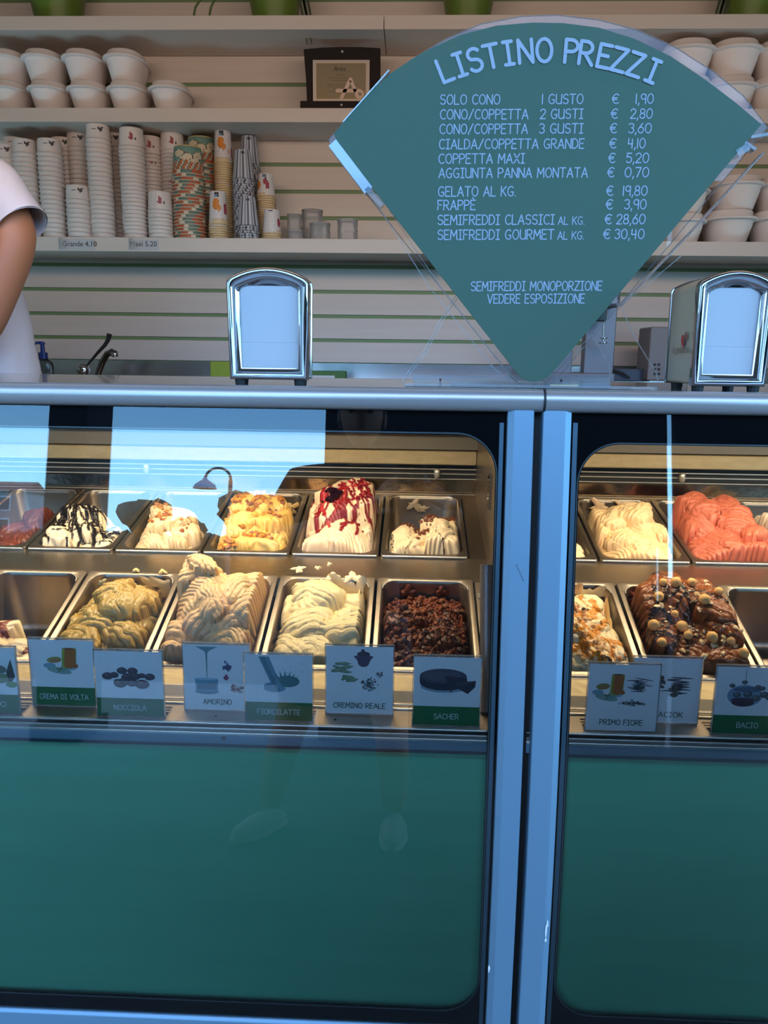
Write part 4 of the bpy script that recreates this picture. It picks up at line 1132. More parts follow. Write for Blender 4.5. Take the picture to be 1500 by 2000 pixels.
# ================================================================== NAPKIN DISPENSERS
def arch_outline(w0, w1, h, rise, r, n=10):
    """bottom width w0, top width w1, arched top; (x,z) counter-clockwise from bottom left"""
    pts = [(-w0 / 2, 0), (w0 / 2, 0), (w1 / 2, h - rise - r)]
    for i in range(1, 5):
        a = math.radians(i * 17); pts.append((w1 / 2 - r * (1 - math.cos(a)), h - rise - r + r * math.sin(a)))
    xe, ze = pts[-1]
    for i in range(1, n):
        t = i / n; x = xe * (1 - 2 * t); pts.append((x, ze + (h - ze) * (1 - (x / xe) ** 2)))
    for i in range(4, 0, -1):
        a = math.radians(i * 17); pts.append((-(w1 / 2 - r * (1 - math.cos(a))), h - rise - r + r * math.sin(a)))
    pts.append((-w1 / 2, h - rise - r))
    return pts
def dispenser(pl, pr, pt, pb, y, depth, lab, inner, body_m, logo=False):
    a = hity(pl, pb, y); b = hity(pr, pb, y); top = hity((pl + pr) / 2, pt, y)
    w = b.x - a.x; zb = 1.3575; h = top.z - zb; cx = (a.x + b.x) / 2
    t = empty('napkin_dispenser', (cx, y, zb), lab, 'dispenser', 'napkin dispensers on the counter')
    foot = .008
    H = h - foot
    w1 = w * 1.035
    out = [(x, z + foot) for x, z in arch_outline(w, w1, H, H * .075, w * .10)]
    n = len(out)
    iw = w * (inner[1] - inner[0]) / 2; icx = -w / 2 + w * (inner[0] + inner[1]) / 2; iz0, iz1 = foot + H * inner[2], foot + H * inner[3]
    # rounded chrome bezel built from loops: outer back, outer rim, crest, recess lip, recess floor
    def mixl(s, cxx=0.0):   # shrink outline by s metres toward centre
        o_ = []
        for x, z in out:
            cz = foot + H / 2; hx = abs(w / 2); hz = H / 2
            o_.append((x * (1 - s / hx), cz + (z - cz) * (1 - s / hz)))
        return o_
    mb = MB(); loops = [(mixl(0), .012), (mixl(0), .002), (mixl(.0015), -.0015), (mixl(.0045), -.003), (mixl(.0075), -.0022), (mixl(.0095), .0010), (mixl(.011), .0060), (mixl(.016), .0085)]
    vs = []
    for lp, yy in loops: vs += [(x, yy, z) for x, z in lp]
    fs = [(k * n + i, k * n + (i + 1) % n, (k + 1) * n + (i + 1) % n, (k + 1) * n + i) for k in range(len(loops) - 1) for i in range(n)]
    # face plate with the opening: join last loop to rectangle
    rect = []
    for x, z in loops[-1][0]:
        rx = min(max(x * 1.0, icx - iw), icx + iw); rz = min(max(z, iz0), iz1)
        ax = (x - icx) / iw; az = (z - (iz0 + iz1) / 2) / ((iz1 - iz0) / 2); m_ = max(abs(ax), abs(az)) or 1
        rect.append((icx + ax / m_ * iw, (iz0 + iz1) / 2 + az / m_ * (iz1 - iz0) / 2))
    # snap nearest points to the four corners
    for (qx, qz) in ((icx - iw, iz0), (icx + iw, iz0), (icx + iw, iz1), (icx - iw, iz1)):
        bi = min(range(n), key=lambda i: (rect[i][0] - qx) ** 2 + (rect[i][1] - qz) ** 2); rect[bi] = (qx, qz)
    k0 = len(vs); vs += [(x, .0095, z) for x, z in rect]; vs += [(x, .012, z) for x, z in rect]
    L0 = (len(loops) - 1) * n
    fs += [(L0 + i, L0 + (i + 1) % n, k0 + (i + 1) % n, k0 + i) for i in range(n)] + [(k0 + i, k0 + (i + 1) % n, k0 + n + (i + 1) % n, k0 + n + i) for i in range(n)]
    mb.add(vs, fs).build('face_frame', M_chrome, t, smooth=True)
    # body shell
    bd = mixl(.002)
    MB().poly_y(bd, .013, depth).build('body', body_m, t, bevel=.004, bseg=3)
    MB().poly_y(mixl(.0005), depth, depth + .006).build('rear_frame', M_chrome, t, bevel=.002)
    for fx in (-w * .38, w * .38):
        for fy in (.010, depth - .02):
            MB().lathe([(.0075, .0), (.0085, .009)], 12, (fx, fy, 0)).build('rubber_foot', M_rubber, t)
    if logo:
        lg = empty('logo', (-w1 / 2 + .0018, depth * .5, 0)); lg.parent = t; lg.rotation_euler = (0, 0, -PI / 2)
        s = H
        sh = [(ell(.008, s * .46, .0055, .008, 14, 20), (.50, .03, .03)), (ell(.014, s * .435, .005, .007, 14, -20), (.46, .03, .04)), (ell(.017, s * .47, .003, .011, 10, -10), (.12, .09, .06)),
              (ell(.022, s * .50, .002, .003, 8), (.5, .15, .12)), (ell(.025, s * .48, .002, .003, 8), (.5, .15, .12)), (ell(.024, s * .515, .002, .003, 8), (.5, .15, .12))]
        q = decal('printed_logo', sh, t, 0, .00005); q.location = (-w1 / 2 + .0010, depth * .5, 0); q.rotation_euler = (0, .0, -PI / 2)
        bpy.data.objects.remove(lg)
        font_mesh('lettering', 'la gelateria', .0155, mat('faded_brown_ink', (.20, .14, .09), .6), t, (-w1 / 2 + .0008, depth * .48, s * .345), .35, (PI / 2, 0, -PI / 2))
    # napkins
    np_ = empty('napkin_stack', (cx, y + .0125, zb), 'white paper napkins filling the ' + ('chrome dispenser left of the price sign' if not logo else 'chrome dispenser at the right edge'), 'napkins', 'napkins in the dispensers')
    zm = iz0 + (iz1 - iz0) * .33
    MB().box(icx - iw - .001, icx + iw + .001, -.0020, .03, iz0 - .002, zm).build('napkin', M_paper, np_, bevel=.0006)
    MB().box(icx - iw - .001, icx + iw + .001, -.0012, .03, zm, iz1 + .001).build('napkin', M_paper, np_, bevel=.0006)
    return t
dispenser(449, 602, 521, 751, 1.10, .045, 'chrome napkin dispenser left of the price sign', (.115, .875, .085, .845), M_chrome)
dispenser(1350, 1494, 527, 759, 1.075, .115, 'chrome napkin dispenser with cream side at the right edge', (.12, .94, .095, .86), mat('cream_enamel', (.40, .36, .25), .3, coat=.3), True)

# ================================================================== PRICE SIGN
YS = 1.150
sg = empty('price_sign', (hity(1045, 745, YS).x, YS, 1.3575), 'large teal fan-shaped price list sign in clear acrylic', 'sign')
off = sg.location
def S(px, py, y=YS): p = hity(px, py, y); return (p.x - off.x, p.z - off.z)
arcp = [(1487, 243), (1440, 203), (1380, 157), (1310, 110), (1240, 76), (1170, 54), (1100, 45), (1040, 44), (970, 50), (900, 68), (830, 100), (770, 138), (710, 190), (652, 262)]
bott = [(664, 286), (1006, 724), (1018, 737), (1032, 745), (1046, 746), (1060, 742), (1074, 733), (1086, 720)]
tealp = [S(*p) for p in bott] + [S(*p) for p in arcp]
MB().poly_y(tealp, 0, .003).build('printed_panel', M_tealsign, sg)
def S3(px, py, y=YS): p = hity(px, py, y); return Vector((p.x - off.x, y - YS, p.z - off.z))
# clear front plate & rear plate (a hollow acrylic pocket)
arcb = [(1500, 248), (1452, 186), (1395, 140), (1320, 92), (1245, 58), (1170, 38), (1090, 29), (1020, 31), (940, 46), (870, 76), (800, 118), (730, 172), (642, 272)]
botb = [(650, 296), (1000, 738), (1016, 752), (1040, 758), (1070, 752), (1104, 722)]
YB2 = YS + .018
pts2 = []
for px, py in botb + arcb:
    p = hity(px, py, YB2); pts2.append((p.x - off.x, p.z - off.z))
MB().add([(x, .019, z) for x, z in pts2], [tuple(range(len(pts2)))]).build('clear_plate', M_acryl, sg)
MB().tube([(x, .019, z) for x, z in pts2 + [pts2[0]]], .0007, 6).build('plate_edge', glassmat('dull_acrylic_edge', 1.12, (.75, .78, .78), .4, ((.40, .38, .36), .35)), sg)
# bevel at the left corner, its glare painted as pale blue bars, and joining bars at the right corner
def bar(p, q, w, name, m):
    a = S3(*p); b = S3(*q); d = (b - a).normalized(); n_ = Vector((-d.z, 0, d.x)) * w / 2
    mbb = MB()
    vs = [a + n_, a - n_, b - n_, b + n_]; vs = [tuple(v + Vector((0, -.001, 0))) for v in vs] + [tuple(v + Vector((0, .018, 0))) for v in vs]
    mbb.add(vs, [(0, 1, 2, 3), (7, 6, 5, 4), (0, 4, 5, 1), (1, 5, 6, 2), (2, 6, 7, 3), (3, 7, 4, 0)]).build(name, m, sg)
M_bev = mat('acrylic_bevel_glare', (.52, .58, .66), .15, .0, coat=.5)
bar((649, 279), (720, 372), .0135, 'bevel_glare', M_bev)
bar((716, 367), (746, 402), .008, 'bevel_tip', M_acedge)
bar((760, 137), (640 + 30, 238), .0016, 'bevel_glare', M_bev)
bar((1467, 268), (1500, 262), .004, 'corner_bar', M_acedge)
bar((1440, 300), (1462, 286), .010, 'corner_bar', M_acedge)
bar((1455, 278), (1476, 292), .004, 'corner_bar', M_acedge)
bar((1352, 452), (1492, 298), .0012, 'plate_edge_line', M_acedge)
bar((1215, 596), (1350, 454), .0012, 'plate_edge_line', M_acedge)
# stand: base plate and two crossing struts
zbse = 1.3577
def base_box(pl, pr, y0, y1, h, name, m):
    x0 = hity(pl, 745, y0).x - off.x; x1 = hity(pr, 745, y0).x - off.x
    MB().box(x0, x1, y0 - YS, y1 - YS, .0005, h).build(name, m, sg)
base_box(790, 1285, 1.13, 1.26, .003, 'base_plate', M_acryl)
base_box(790, 1285, 1.128, 1.130, .0045, 'base_edge', M_acedge)
base_box(806, 1190, 1.26, 1.263, .014, 'base_upstand', M_acedge)
base_box(880, 1190, 1.22, 1.222, .006, 'base_edge', M_acedge)
base_box(1075, 1130, 1.15, 1.154, .005, 'clamp_bar', M_gold)
base_box(1094, 1098, 1.17, 1.174, .012, 'clamp_pin', M_chrome)
base_box(858, 862, 1.14, 1.144, .012, 'clamp_pin', M_chrome)
def strut(pts, y, w=.0014):
    q = [hity(px, py, y) - off for px, py in pts]
    MB().tube(q, w / 2, 6).build('strut_edge', M_acedge, sg)
strut([(892, 575), (860, 625), (825, 690), (790, 735), (785, 750)], 1.17)
strut([(898, 575), (866, 625), (831, 690), (797, 735)], 1.175)
strut([(1200, 570), (1240, 660), (1280, 725), (1287, 750)], 1.17)
strut([(1148, 640), (1190, 715), (1192, 740)], 1.20)
strut([(760, 410), (860, 560), (985, 720), (1020, 755)], 1.163)
strut([(738, 402), (838, 560), (965, 720), (1005, 752)], 1.166)
strut([(1330, 500), (1200, 610), (1110, 700), (1060, 755)], 1.175)
# fold lines of acrylic side wings
# lettering
up = Vector((0, 0, 1))
def line(t, px0, px1, py, cap=18.5, sw=.125):
    mb = MB(); a = S3(px0, py); b = S3(px1, py - (px1 - px0) * .004)
    hgt = (S3(px0, py - cap) - a).length
    text_on(mb, t, a, b, hgt, up, sw)
    mb.build('lettering', M_letter, sg)
ys_ = [204, 233, 261.5, 291, 319.5, 347.5, 383.5, 410, 439, 468]
left = ['SOLO CONO', 'CONO/COPPETTA', 'CONO/COPPETTA', 'CIALDA/COPPETTA GRANDE', 'COPPETTA MAXI', 'AGGIUNTA PANNA MONTATA', 'GELATO AL KG.', 'FRAPPÈ', 'SEMIFREDDI CLASSICI', 'SEMIFREDDI GOURMET']
lx_ = [(860, 976), (860, 1031), (859, 1030), (858, 1140), (857, 1024), (857, 1147), (856, 1007), (855, 928), (855, 1082), (855, 1081)]
pr = [('1,90', 1241, 1275), ('2,80', 1231, 1273), ('3,60', 1227, 1271), ('4,10', 1226, 1259), ('5,20', 1223, 1266), ('0,70', 1220, 1266), ('19,80', 1216, 1263), ('3,90', 1219, 1261), ('28,60', 1204, 1259), ('30,40', 1200, 1257)]
eu = [1195, 1193, 1191, 1190, 1188, 1186, 1184, 1183, 1181, 1178]
for i in range(10):
    line(left[i], lx_[i][0], lx_[i][1], ys_[i])
    line('€', eu[i], eu[i] + 13, ys_[i] - 1.5)
    line(pr[i][0], pr[i][1], pr[i][2], ys_[i] - 1.5)
line('1 GUSTO', 1058, 1138, 203); line('2 GUSTI', 1055, 1138, 232); line('3 GUSTI', 1053, 1138, 260.5)
line('AL KG.', 1090, 1141, 438.5, 15); line('AL KG.', 1089, 1140, 467.5, 15)
line('SEMIFREDDI MONOPORZIONE', 920, 1175, 568, 17.5); line('VEDERE ESPOSIZIONE', 952, 1141, 592.5, 17.5)
mb = MB(); cx5, cy5, R5 = 745, 232 + 1700, 1700
tlift = 0
for ch, X in zip('LISTINOPREZZI', [122, 212, 302, 405, 508, 612, 727, 893, 985, 1095, 1185, 1285, 1390]):
    th = math.asin((X - cx5) / R5); gw, ls = G[ch]; tlift += 1
    cap = 145; wid = 152
    bx, by = cx5 + R5 * math.sin(th), cy5 - R5 * math.cos(th)
    for l in ls:
        q = []
        for (gx, gy) in l:
            lx2 = (gx - gw / 2) * wid; ly2 = gy * cap
            X2 = bx + lx2 * math.cos(th) + ly2 * math.sin(th); Y2 = by + lx2 * math.sin(th) - ly2 * math.cos(th)
            s_ = S3(840 + X2 / 3.26, 50 + Y2 / 3.26); q.append((s_.x, s_.z))
        tlift += .25; ribbon(mb, q, .0047, lambda a, b: (a, -.0005 - .00007 * tlift, b), 10)
mb.build('title_lettering', M_letter, sg)

# ================================================================== CUPS
def cup_mesh(r_rim, r_base, h, colf=None, n=28, rows=8, rim=.0034):
    """upside-down cup standing on its rim: rim at z=0, base at z=h"""
    mb = MB(); prof = [(r_rim - .003, .002), (r_rim - .003, 0), (r_rim + rim * .4, 0), (r_rim + rim, .0015), (r_rim + rim * .6, .0035), (r_rim, .0040)]
    pcol = len(prof)
    for k in range(1, rows + 1): prof.append((r_rim + (r_base - r_rim) * k / rows, .004 + (h - .004) * k / rows))
    prof += [(r_base - .002, h + .0003), (r_base - .004, h - .004), (0.0001, h - .004)]
    mb.lathe(prof, n, caps=False)
    o = mb.build('cup', M_cupattr if colf else M_cupw, smooth=True)
    if colf:
        cols = []
        for j in range(len(prof) - 1):
            for i in range(n):
                zc = (prof[j][1] + prof[j + 1][1]) / 2; a = ((i + .5) / n * 360) % 360
                cols.append(colf(a, zc / h, j >= len(prof) - 4, j))
        colour_layer(o.data, cols)
    me = o.data; bpy.data.objects.remove(o); return me
WH = (.68, .61, .58)
def f_heart(a, t, base, j):
    d = a - 275
    if base or j < 5: return WH
    for cx, cy, r in ((-8, .70, 7), (6, .66, 8), (0, .56, 7), (10, .78, 5)):
        if ((d - cx) / r) ** 2 + ((t - cy) / .08) ** 2 < 1: return (.05, .04, .04)
    if abs(t - .63) < .03 and -40 < d < -14 and int(d / 4) % 2: return (.2, .18, .17)
    return WH
def f_drop(a, t, base, j):
    d = a - 262
    if base or j < 5: return WH
    if .35 < t < .82 and abs(d) < 13 * (.85 - t) / .5 and t > .42: return (.30, .05, .06)
    if abs(d) < 10 and .34 < t < .5: return (.35, .06, .07)
    if 14 < d < 22 and .34 < t < .48: return (.08, .05, .05)
    return WH
def f_orange(a, t, base, j):
    if base: return (.50, .36, .12)
    if j < 5: return (.62, .52, .40)
    h = (int(a / 9) * 7919 + 13) % 11
    if t < .14: return (.42, .10, .04) if h < 5 else ((.10, .18, .15) if h < 9 else (.66, .56, .42))
    if t > .90: return (.50, .38, .14) if t > .95 else (.12, .24, .20)
    d = a - 270
    # cream cloud
    for cx, cy, rx, ry in ((-40, .72, 26, .13), (-8, .60, 30, .13), (22, .52, 26, .12), (48, .66, 26, .13), (60, .74, 14, .08)):
        q = ((d - cx) / rx) ** 2 + ((t - cy) / ry) ** 2
        if q < .82: return (.62, .52, .36)
        if q < 1.1: return (.10, .09, .06)
    if t < .56 and (int((d + 200 - t * 60) / 11) % 2) and t < .5 - abs(d) * .001: return (.42, .11, .04)
    if t < .5: return (.60, .50, .36) if int((d + 200 - t * 60) / 5.5) % 4 == 0 else (.12, .22, .19)
    return (.14, .27, .22)
def f_fruit(kind):
    def f(a, t, base, j):
        d = a - 270
        if base: return (.58, .54, .52)
        if t < .10: return (.62, .48, .28)
        if kind != 2 and t < .13: return (.62, .48, .28)
        if t < .19: return (.50, .20, .05) if int(a / 8) % 2 else (.62, .58, .56)
        for cx, cy, rx, ry, c in ((-16, .62, 24, .17, (.62, .20, .02)), (4, .50, 14, .12, (.62, .24, .04)), (52, .48, 16, .17, (.32, .03, .05))) if kind != 1 else ((2, .66, 22, .16, (.30, .03, .06)), (14, .52, 14, .10, (.30, .03, .06)), (-60, .5, 20, .2, (.62, .20, .02))):
            if ((d - cx) / rx) ** 2 + ((t - cy) / ry) ** 2 < 1: return c if ((d - cx) / rx) ** 2 + ((t - cy) / ry) ** 2 < .75 else tuple(x * .7 for x in c)
        if .82 < t < .97 and -24 < d < 8: return (.03, .03, .04) if t > .9 or d > -8 else (.10, .22, .35)
        if .80 < t < .86 and -8 < d < 8: return (.35, .04, .05)
        if int(a * 3 + t * 40) % 11 == 0: return (.5, .46, .45)
        return (.64, .60, .60)
    return f
def f_stripe(a, t, base, j):
    d = a - 270
    if base: return (.45, .45, .48)
    if .80 < t < .94 and -12 < d < 14: return (.03, .03, .04) if t > .87 else ((.10, .25, .35) if d < 0 else (.35, .04, .06))
    h = int(a / 5.6) * 31 % 7
    return ((.52, .52, .56) if h in (0, 3, 5) else ((.09, .10, .13) if h in (1, 4) else (.26, .28, .33)))
KIND = {
 'white': (cup_mesh(.0445, .0405, .052, f_heart, 48, 14), .0163, 'white paper cup', 'paper cup'),
 'drop': (cup_mesh(.0455, .0415, .066, f_drop, 48, 14), .0138, 'white paper cup', 'paper cup'),
 'orange': (cup_mesh(.0590, .0485, .100, f_orange, 64, 26), .0118, 'orange and teal patterned paper cup', 'paper cup'),
 'fruit': (cup_mesh(.0350, .0290, .118, f_fruit(0), 56, 26), .0082, 'fruit-printed paper cup', 'paper cup'),
 'berry': (cup_mesh(.0340, .0270, .082, f_fruit(1), 56, 22), .0080, 'berry-printed paper cup', 'paper cup'),
 'fruitshort': (cup_mesh(.0350, .0270, .088, f_fruit(2), 56, 22), .0082, 'short fruit-printed paper cup', 'paper cup'),
 'stripe': (cup_mesh(.0400, .0280, .104, f_stripe, 64, 12), .0090, 'striped silver and black paper cup', 'paper cup'),
}
ncups = 0
def cups(kind, pc, ptop, y, lab, seed):
    """stack whose topmost cup's base shows at pixel (pc, ptop), standing on the lowest shelf at depth y"""
    global ncups
    me, pitch, what, cat = KIND[kind]
    p = hity(pc, ptop, y); h = max(v.co.z for v in me.vertices)
    n = max(1, int(round((p.z - Z_S3 - h) / pitch)) + 1)
    rnd = random.Random(seed); rz = rnd.uniform(-.05, .05)
    for k in range(n):
        o = bpy.data.objects.new({'orange': 'patterned_cup', 'stripe': 'striped_cup', 'white': 'white_cup', 'drop': 'white_cup'}.get(kind, 'fruit_cup'), me); C.objects.link(o)
        top = k == n - 1
        o.location = (p.x + rnd.uniform(-.0008, .0008), y + rnd.uniform(-.0008, .0008), Z_S3 + .0004 + k * pitch)
        o.rotation_euler = (0, 0, (rz - math.atan2(p.x, y) * 0 + (rnd.uniform(-.2, .2) if top else rnd.uniform(0, 6))))
        if top: o.rotation_euler = (0, 0, -math.atan2(p.x, y) + {'white': .1, 'drop': .1}.get(kind, 0))
        if top: tag(o, 'topmost cup of ' + lab, cat, 'cups in ' + lab)
        else: tag(o, 'cup nested in ' + lab, cat, 'cups in ' + lab)
        ncups += 1
YF, YBk = 3.005, 3.115
cups('white', 8, 286, 3.02, 'the white stack cut off by the left edge', 1)
cups('white', 28, 268, YBk, 'the white rear stack above the server shoulder', 2)
cups('white', 47, 272, 3.01, 'the white front stack just above the server shoulder', 3)
cups('white', 96, 271, YF, 'the white front stack left of the short one', 4)
cups('white', 122, 276, YBk, 'the white rear stack behind the gap left of the short stack', 5)
cups('white', 152, 263, YBk, 'the white rear stack above the short stack', 6)
cups('white', 191, 250, YF, 'the tallest white stack', 7)
cups('white', 222, 264, YBk, 'the white rear stack right of the tallest stack', 8)
cups('white', 152, 367, 2.992, 'the short white stack above the Grande ticket', 9)
cups('drop', 256, 255, YF, 'the white stack marked with a red drop', 10)
cups('drop', 292, 268, YBk, 'the white rear stack right of the red drop stack', 11)
cups('drop', 336, 262, YBk, 'the white rear stack left of the orange patterned cups', 12)
cups('drop', 312, 379, 2.995, 'the short white stack right of the Maxi ticket', 13)
cups('orange', 366, 287, 3.018, 'the front orange and teal stack', 14)
cups('orange', 393, 273, 3.125, 'the rear orange and teal stack', 15)
cups('fruit', 435, 258, 3.075, 'the tall fruit-printed stack', 16)
cups('fruit', 425, 376, 2.998, 'the low fruit-printed stack in front', 17)
cups('stripe', 474, 292, 3.035, 'the middle striped stack', 18)
cups('stripe', 486, 266, 3.130, 'the tallest striped stack at the back', 19)
cups('stripe', 484, 388, 2.992, 'the lowest striped stack in front', 20)
cups('berry', 519, 340, 3.06, 'the berry-printed stack right of the striped cups', 21)
cups('fruitshort', 531, 412, 2.992, 'the lowest fruit-printed stack at the right', 22)
# clear tubs
def clear_stack(pc, ptop, pbt, wpx, y, ribs, lab):
    p = hity(pc, ptop, y); q = hity(pc, pbt, y); r = (hity(pc + wpx / 2, ptop, y) - p).length
    H = p.z - Z_S3
    t = empty('clear_tub_stack' if 0 else 'clear_tub', (p.x, y, Z_S3 + .0004), lab, 'tub', 'clear plastic tubs on the lowest shelf')
    prof = [(r * .93, 0)]
    m = max(2, ribs)
    for k in range(m):
        z0 = H * k / m; z1 = H * (k + 1) / m
        prof += [(r * .94, z0 + .001), (r * .97, z1 - .003), (r * 1.0, z1 - .002), (r * 1.0, z1 - .0004)]
    prof += [(r * .9, H), (.0005, H)]
    MB().lathe(prof, 28, caps=False).build('tub', M_clearcup, t, smooth=True)
    MB().lathe([(r * 1.0, H - .004), (r * 1.02, H - .002), (r * .98, H)], 28, caps=False).build('tub_rim', M_clearcup, t, smooth=True)
clear_stack(575, 419, 466, 29, 3.03, 9, 'ribbed stack of narrow clear lids right of the fruit cups')
clear_stack(577, 451, 466, 31, 2.985, 4, 'low stack of clear lids in front of the taller ribbed stack')
clear_stack(610, 411, 466, 42, 3.08, 2, 'tallest clear tub, at the back')
clear_stack(625, 437, 466, 41, 2.995, 2, 'low clear tub in front of the tallest one')
clear_stack(679, 430, 466, 41, 2.995, 2, 'clear tub standing alone at the right')

# ================================================================== FOAM TUBS
def tub_proto(w, d, h, lab):
    t = empty('foam_tub', (0, 0, 0), lab, 'foam tub', 'white foam tubs on the shelves')
    r = w / 2; sy = d / w
    MB().lathe([(r * .55, 0), (r * .66, 0), (r * .70, .004), (r * .86, h * .48), (r * .90, h * .64), (r * .92, h * .66), (r * .92, h * .70)], 36, sy=sy, pw=.82).build('tub', M_foam, t, smooth=True)
    MB().lathe([(r * .92, h * .665), (r * 1.03, h * .67), (r * 1.06, h * .69), (r * 1.06, h * .735), (r * 1.03, h * .76), (r * .90, h * .77), (r * .88, h * .785), (r * .86, h * .93), (r * .82, h * .97), (r * .74, h * .985), (r * .70, h), (r * .40, h * 1.0), (.0005, h * .985)], 36, sy=sy, pw=.82).build('lid', M_foam, t, smooth=True)
    return t
protoA = tub_proto(.145, .215, .103, 'x'); protoB = tub_proto(.185, .225, .118, 'x')
usedp = {}
def tub(kind, pc, shelf_z, level, lab, y=3.062):
    pr_ = protoA if kind == 'A' else protoB
    h = .103 if kind == 'A' else .118
    if kind not in usedp: o = pr_; usedp[kind] = 1
    else: o = copy_tree(pr_)
    z = shelf_z + .0005 + level * (h + .0005)
    p = hity(pc, 190 if shelf_z > 2 else 440, y - .10)
    o.location = (p.x, y, z); o['label'] = lab; o.rotation_euler = (0, 0, 0)
tub('A', -2, Z_S2, 0, 'lower foam tub cut off by the left edge of the middle shelf')
tub('A', 0, Z_S2, 1, 'upper foam tub cut off by the left edge of the middle shelf')
tub('A', 80, Z_S2, 0, 'lower foam tub, second from the left edge')
tub('A', 73, Z_S2, 1, 'upper foam tub, second from the left edge')
tub('A', 158, Z_S2, 0, 'lower foam tub, third from the left edge')
tub('A', 152, Z_S2, 1, 'upper foam tub, third from the left edge')
tub('A', 237, Z_S2, 0, 'lower foam tub beside the single one')
tub('A', 234, Z_S2, 1, 'highest foam tub, above the one beside the single tub')
tub('A', 320, Z_S2, 0, 'single foam tub with nothing on top, at the end of the left row')
tub('B', 1352, Z_S2, 0, 'lower foam tub half hidden behind the sign on the middle shelf')
tub('B', 1350, Z_S2, 1, 'upper foam tub half hidden behind the sign on the middle shelf')
tub('B', 1440, Z_S2, 0, 'lower foam tub right of the sign on the middle shelf')
tub('B', 1442, Z_S2, 1, 'upper foam tub right of the sign on the middle shelf')
tub('B', 1532, Z_S2, 0, 'lower foam tub at the right edge of the middle shelf')
tub('B', 1535, Z_S2, 1, 'upper foam tub at the right edge of the middle shelf')
tub('A', 1350, Z_S3, 0, 'lower foam tub by the sign edge on the lowest shelf', 3.05)
tub('A', 1352, Z_S3, 1, 'upper foam tub by the sign edge on the lowest shelf', 3.05)
tub('B', 1440, Z_S3, 0, 'lower foam tub right of the sign on the lowest shelf')
tub('B', 1448, Z_S3, 1, 'upper foam tub right of the sign on the lowest shelf')
tub('B', 1535, Z_S3, 0, 'lower foam tub at the right edge of the lowest shelf')
tub('B', 1540, Z_S3, 1, 'upper foam tub at the right edge of the lowest shelf')

# ================================================================== AWARD PLAQUE
pa = hity(592, 90, 3.0); pb_ = hity(743, 207, 3.0)
pq = empty('award_plaque', ((pa.x + pb_.x) / 2, 3.0, Z_S2 + .0005), 'dark wooden award plaque with an engraved plate on the middle shelf', 'plaque')
w = pb_.x - pa.x; h = pa.z - Z_S2
MB().poly_y([(-w * .46, .03), (w * .46, .03), (w * .495, h * .5), (w * .49, h * .985), (w * .25, h * 1.0), (0, h * 1.004), (-w * .25, h * .995), (-w * .50, h * .97), (-w * .47, h * .5)], .01, .025).build('back_board', M_wooddark, pq, bevel=.002)
MB().box(-w * .535, w * .5, -.02, .05, 0, .032).build('base', M_wooddark, pq, bevel=.002)
x0, x1, z0, z1 = -w * .38, w * .355, .036, h * .80
MB().box(x0, x1, .004, .010, z0, z1).build('silver_plate', M_plateb, pq, bevel=.001)
MB().box(x0 + .010, x1 - .010, .0025, .0045, z0 + .006, z1 - .009).build('engraved_border', mat('pale_gold_border', (.65, .52, .36), .4, .5), pq)
MB().box(x0 + .013, x1 - .013, .0015, .003, z0 + .009, z1 - .012).build('engraved_plate', M_plate, pq)
font_mesh('lettering', 'Artis', .022, M_black2, pq, ((x0 + x1) / 2 - .006, .001, z1 - .038), .2)
mb = MB(); rnd = random.Random(3)
for zz, wl in ((.050, .03), (.060, .085), (.068, .06), (.082, .10), (.089, .09), (.098, .06), (.105, .10)):
    x = (x0 + x1) / 2 - wl / 2
    while x < (x0 + x1) / 2 + wl / 2:
        l = rnd.uniform(.004, .012); mb.box(x, x + l, .0008, .0014, z1 - zz - .0012, z1 - zz + .0002); x += l + .003
mb.build('engraved_text_line', mat('engraving', (.10, .07, .05), .6), pq)
ax = x0 + (x1 - x0) * .66; az = z0 + .012; s = .062
mb = MB()
for ln in ([(-.5, 0), (.02, 1)], [(.02, 1), (.45, .05)], [(-.75, .38), (.55, .38)]): ribbon(mb, [(ax + a * s, az + b * s) for a, b in ln], .012, lambda a, b: (a, .0004, b), 8)
ribbon(mb, [(ax + .55 * s + .20 * s * math.cos(a * PI / 8), az + .2 * s + .18 * s * math.sin(a * PI / 8)) for a in range(17)], .009, lambda a, b: (a, .0002, b), 6)
mb.build('emblem', mat('pale_rose_metal', (.62, .47, .38), .4, .4), pq)
MB().lathe([(.004, 0), (.004, .002), (.002, .003)], 12).build('stud', M_plateb, pq, loc=(.0, -.020, .018)).rotation_euler = (PI / 2, 0, 0)
MB().lathe([(.004, 0), (.004, .002), (.002, .003)], 12).build('stud', M_plateb, pq, loc=(.0, .0095, h * .93)).rotation_euler = (PI / 2, 0, 0)

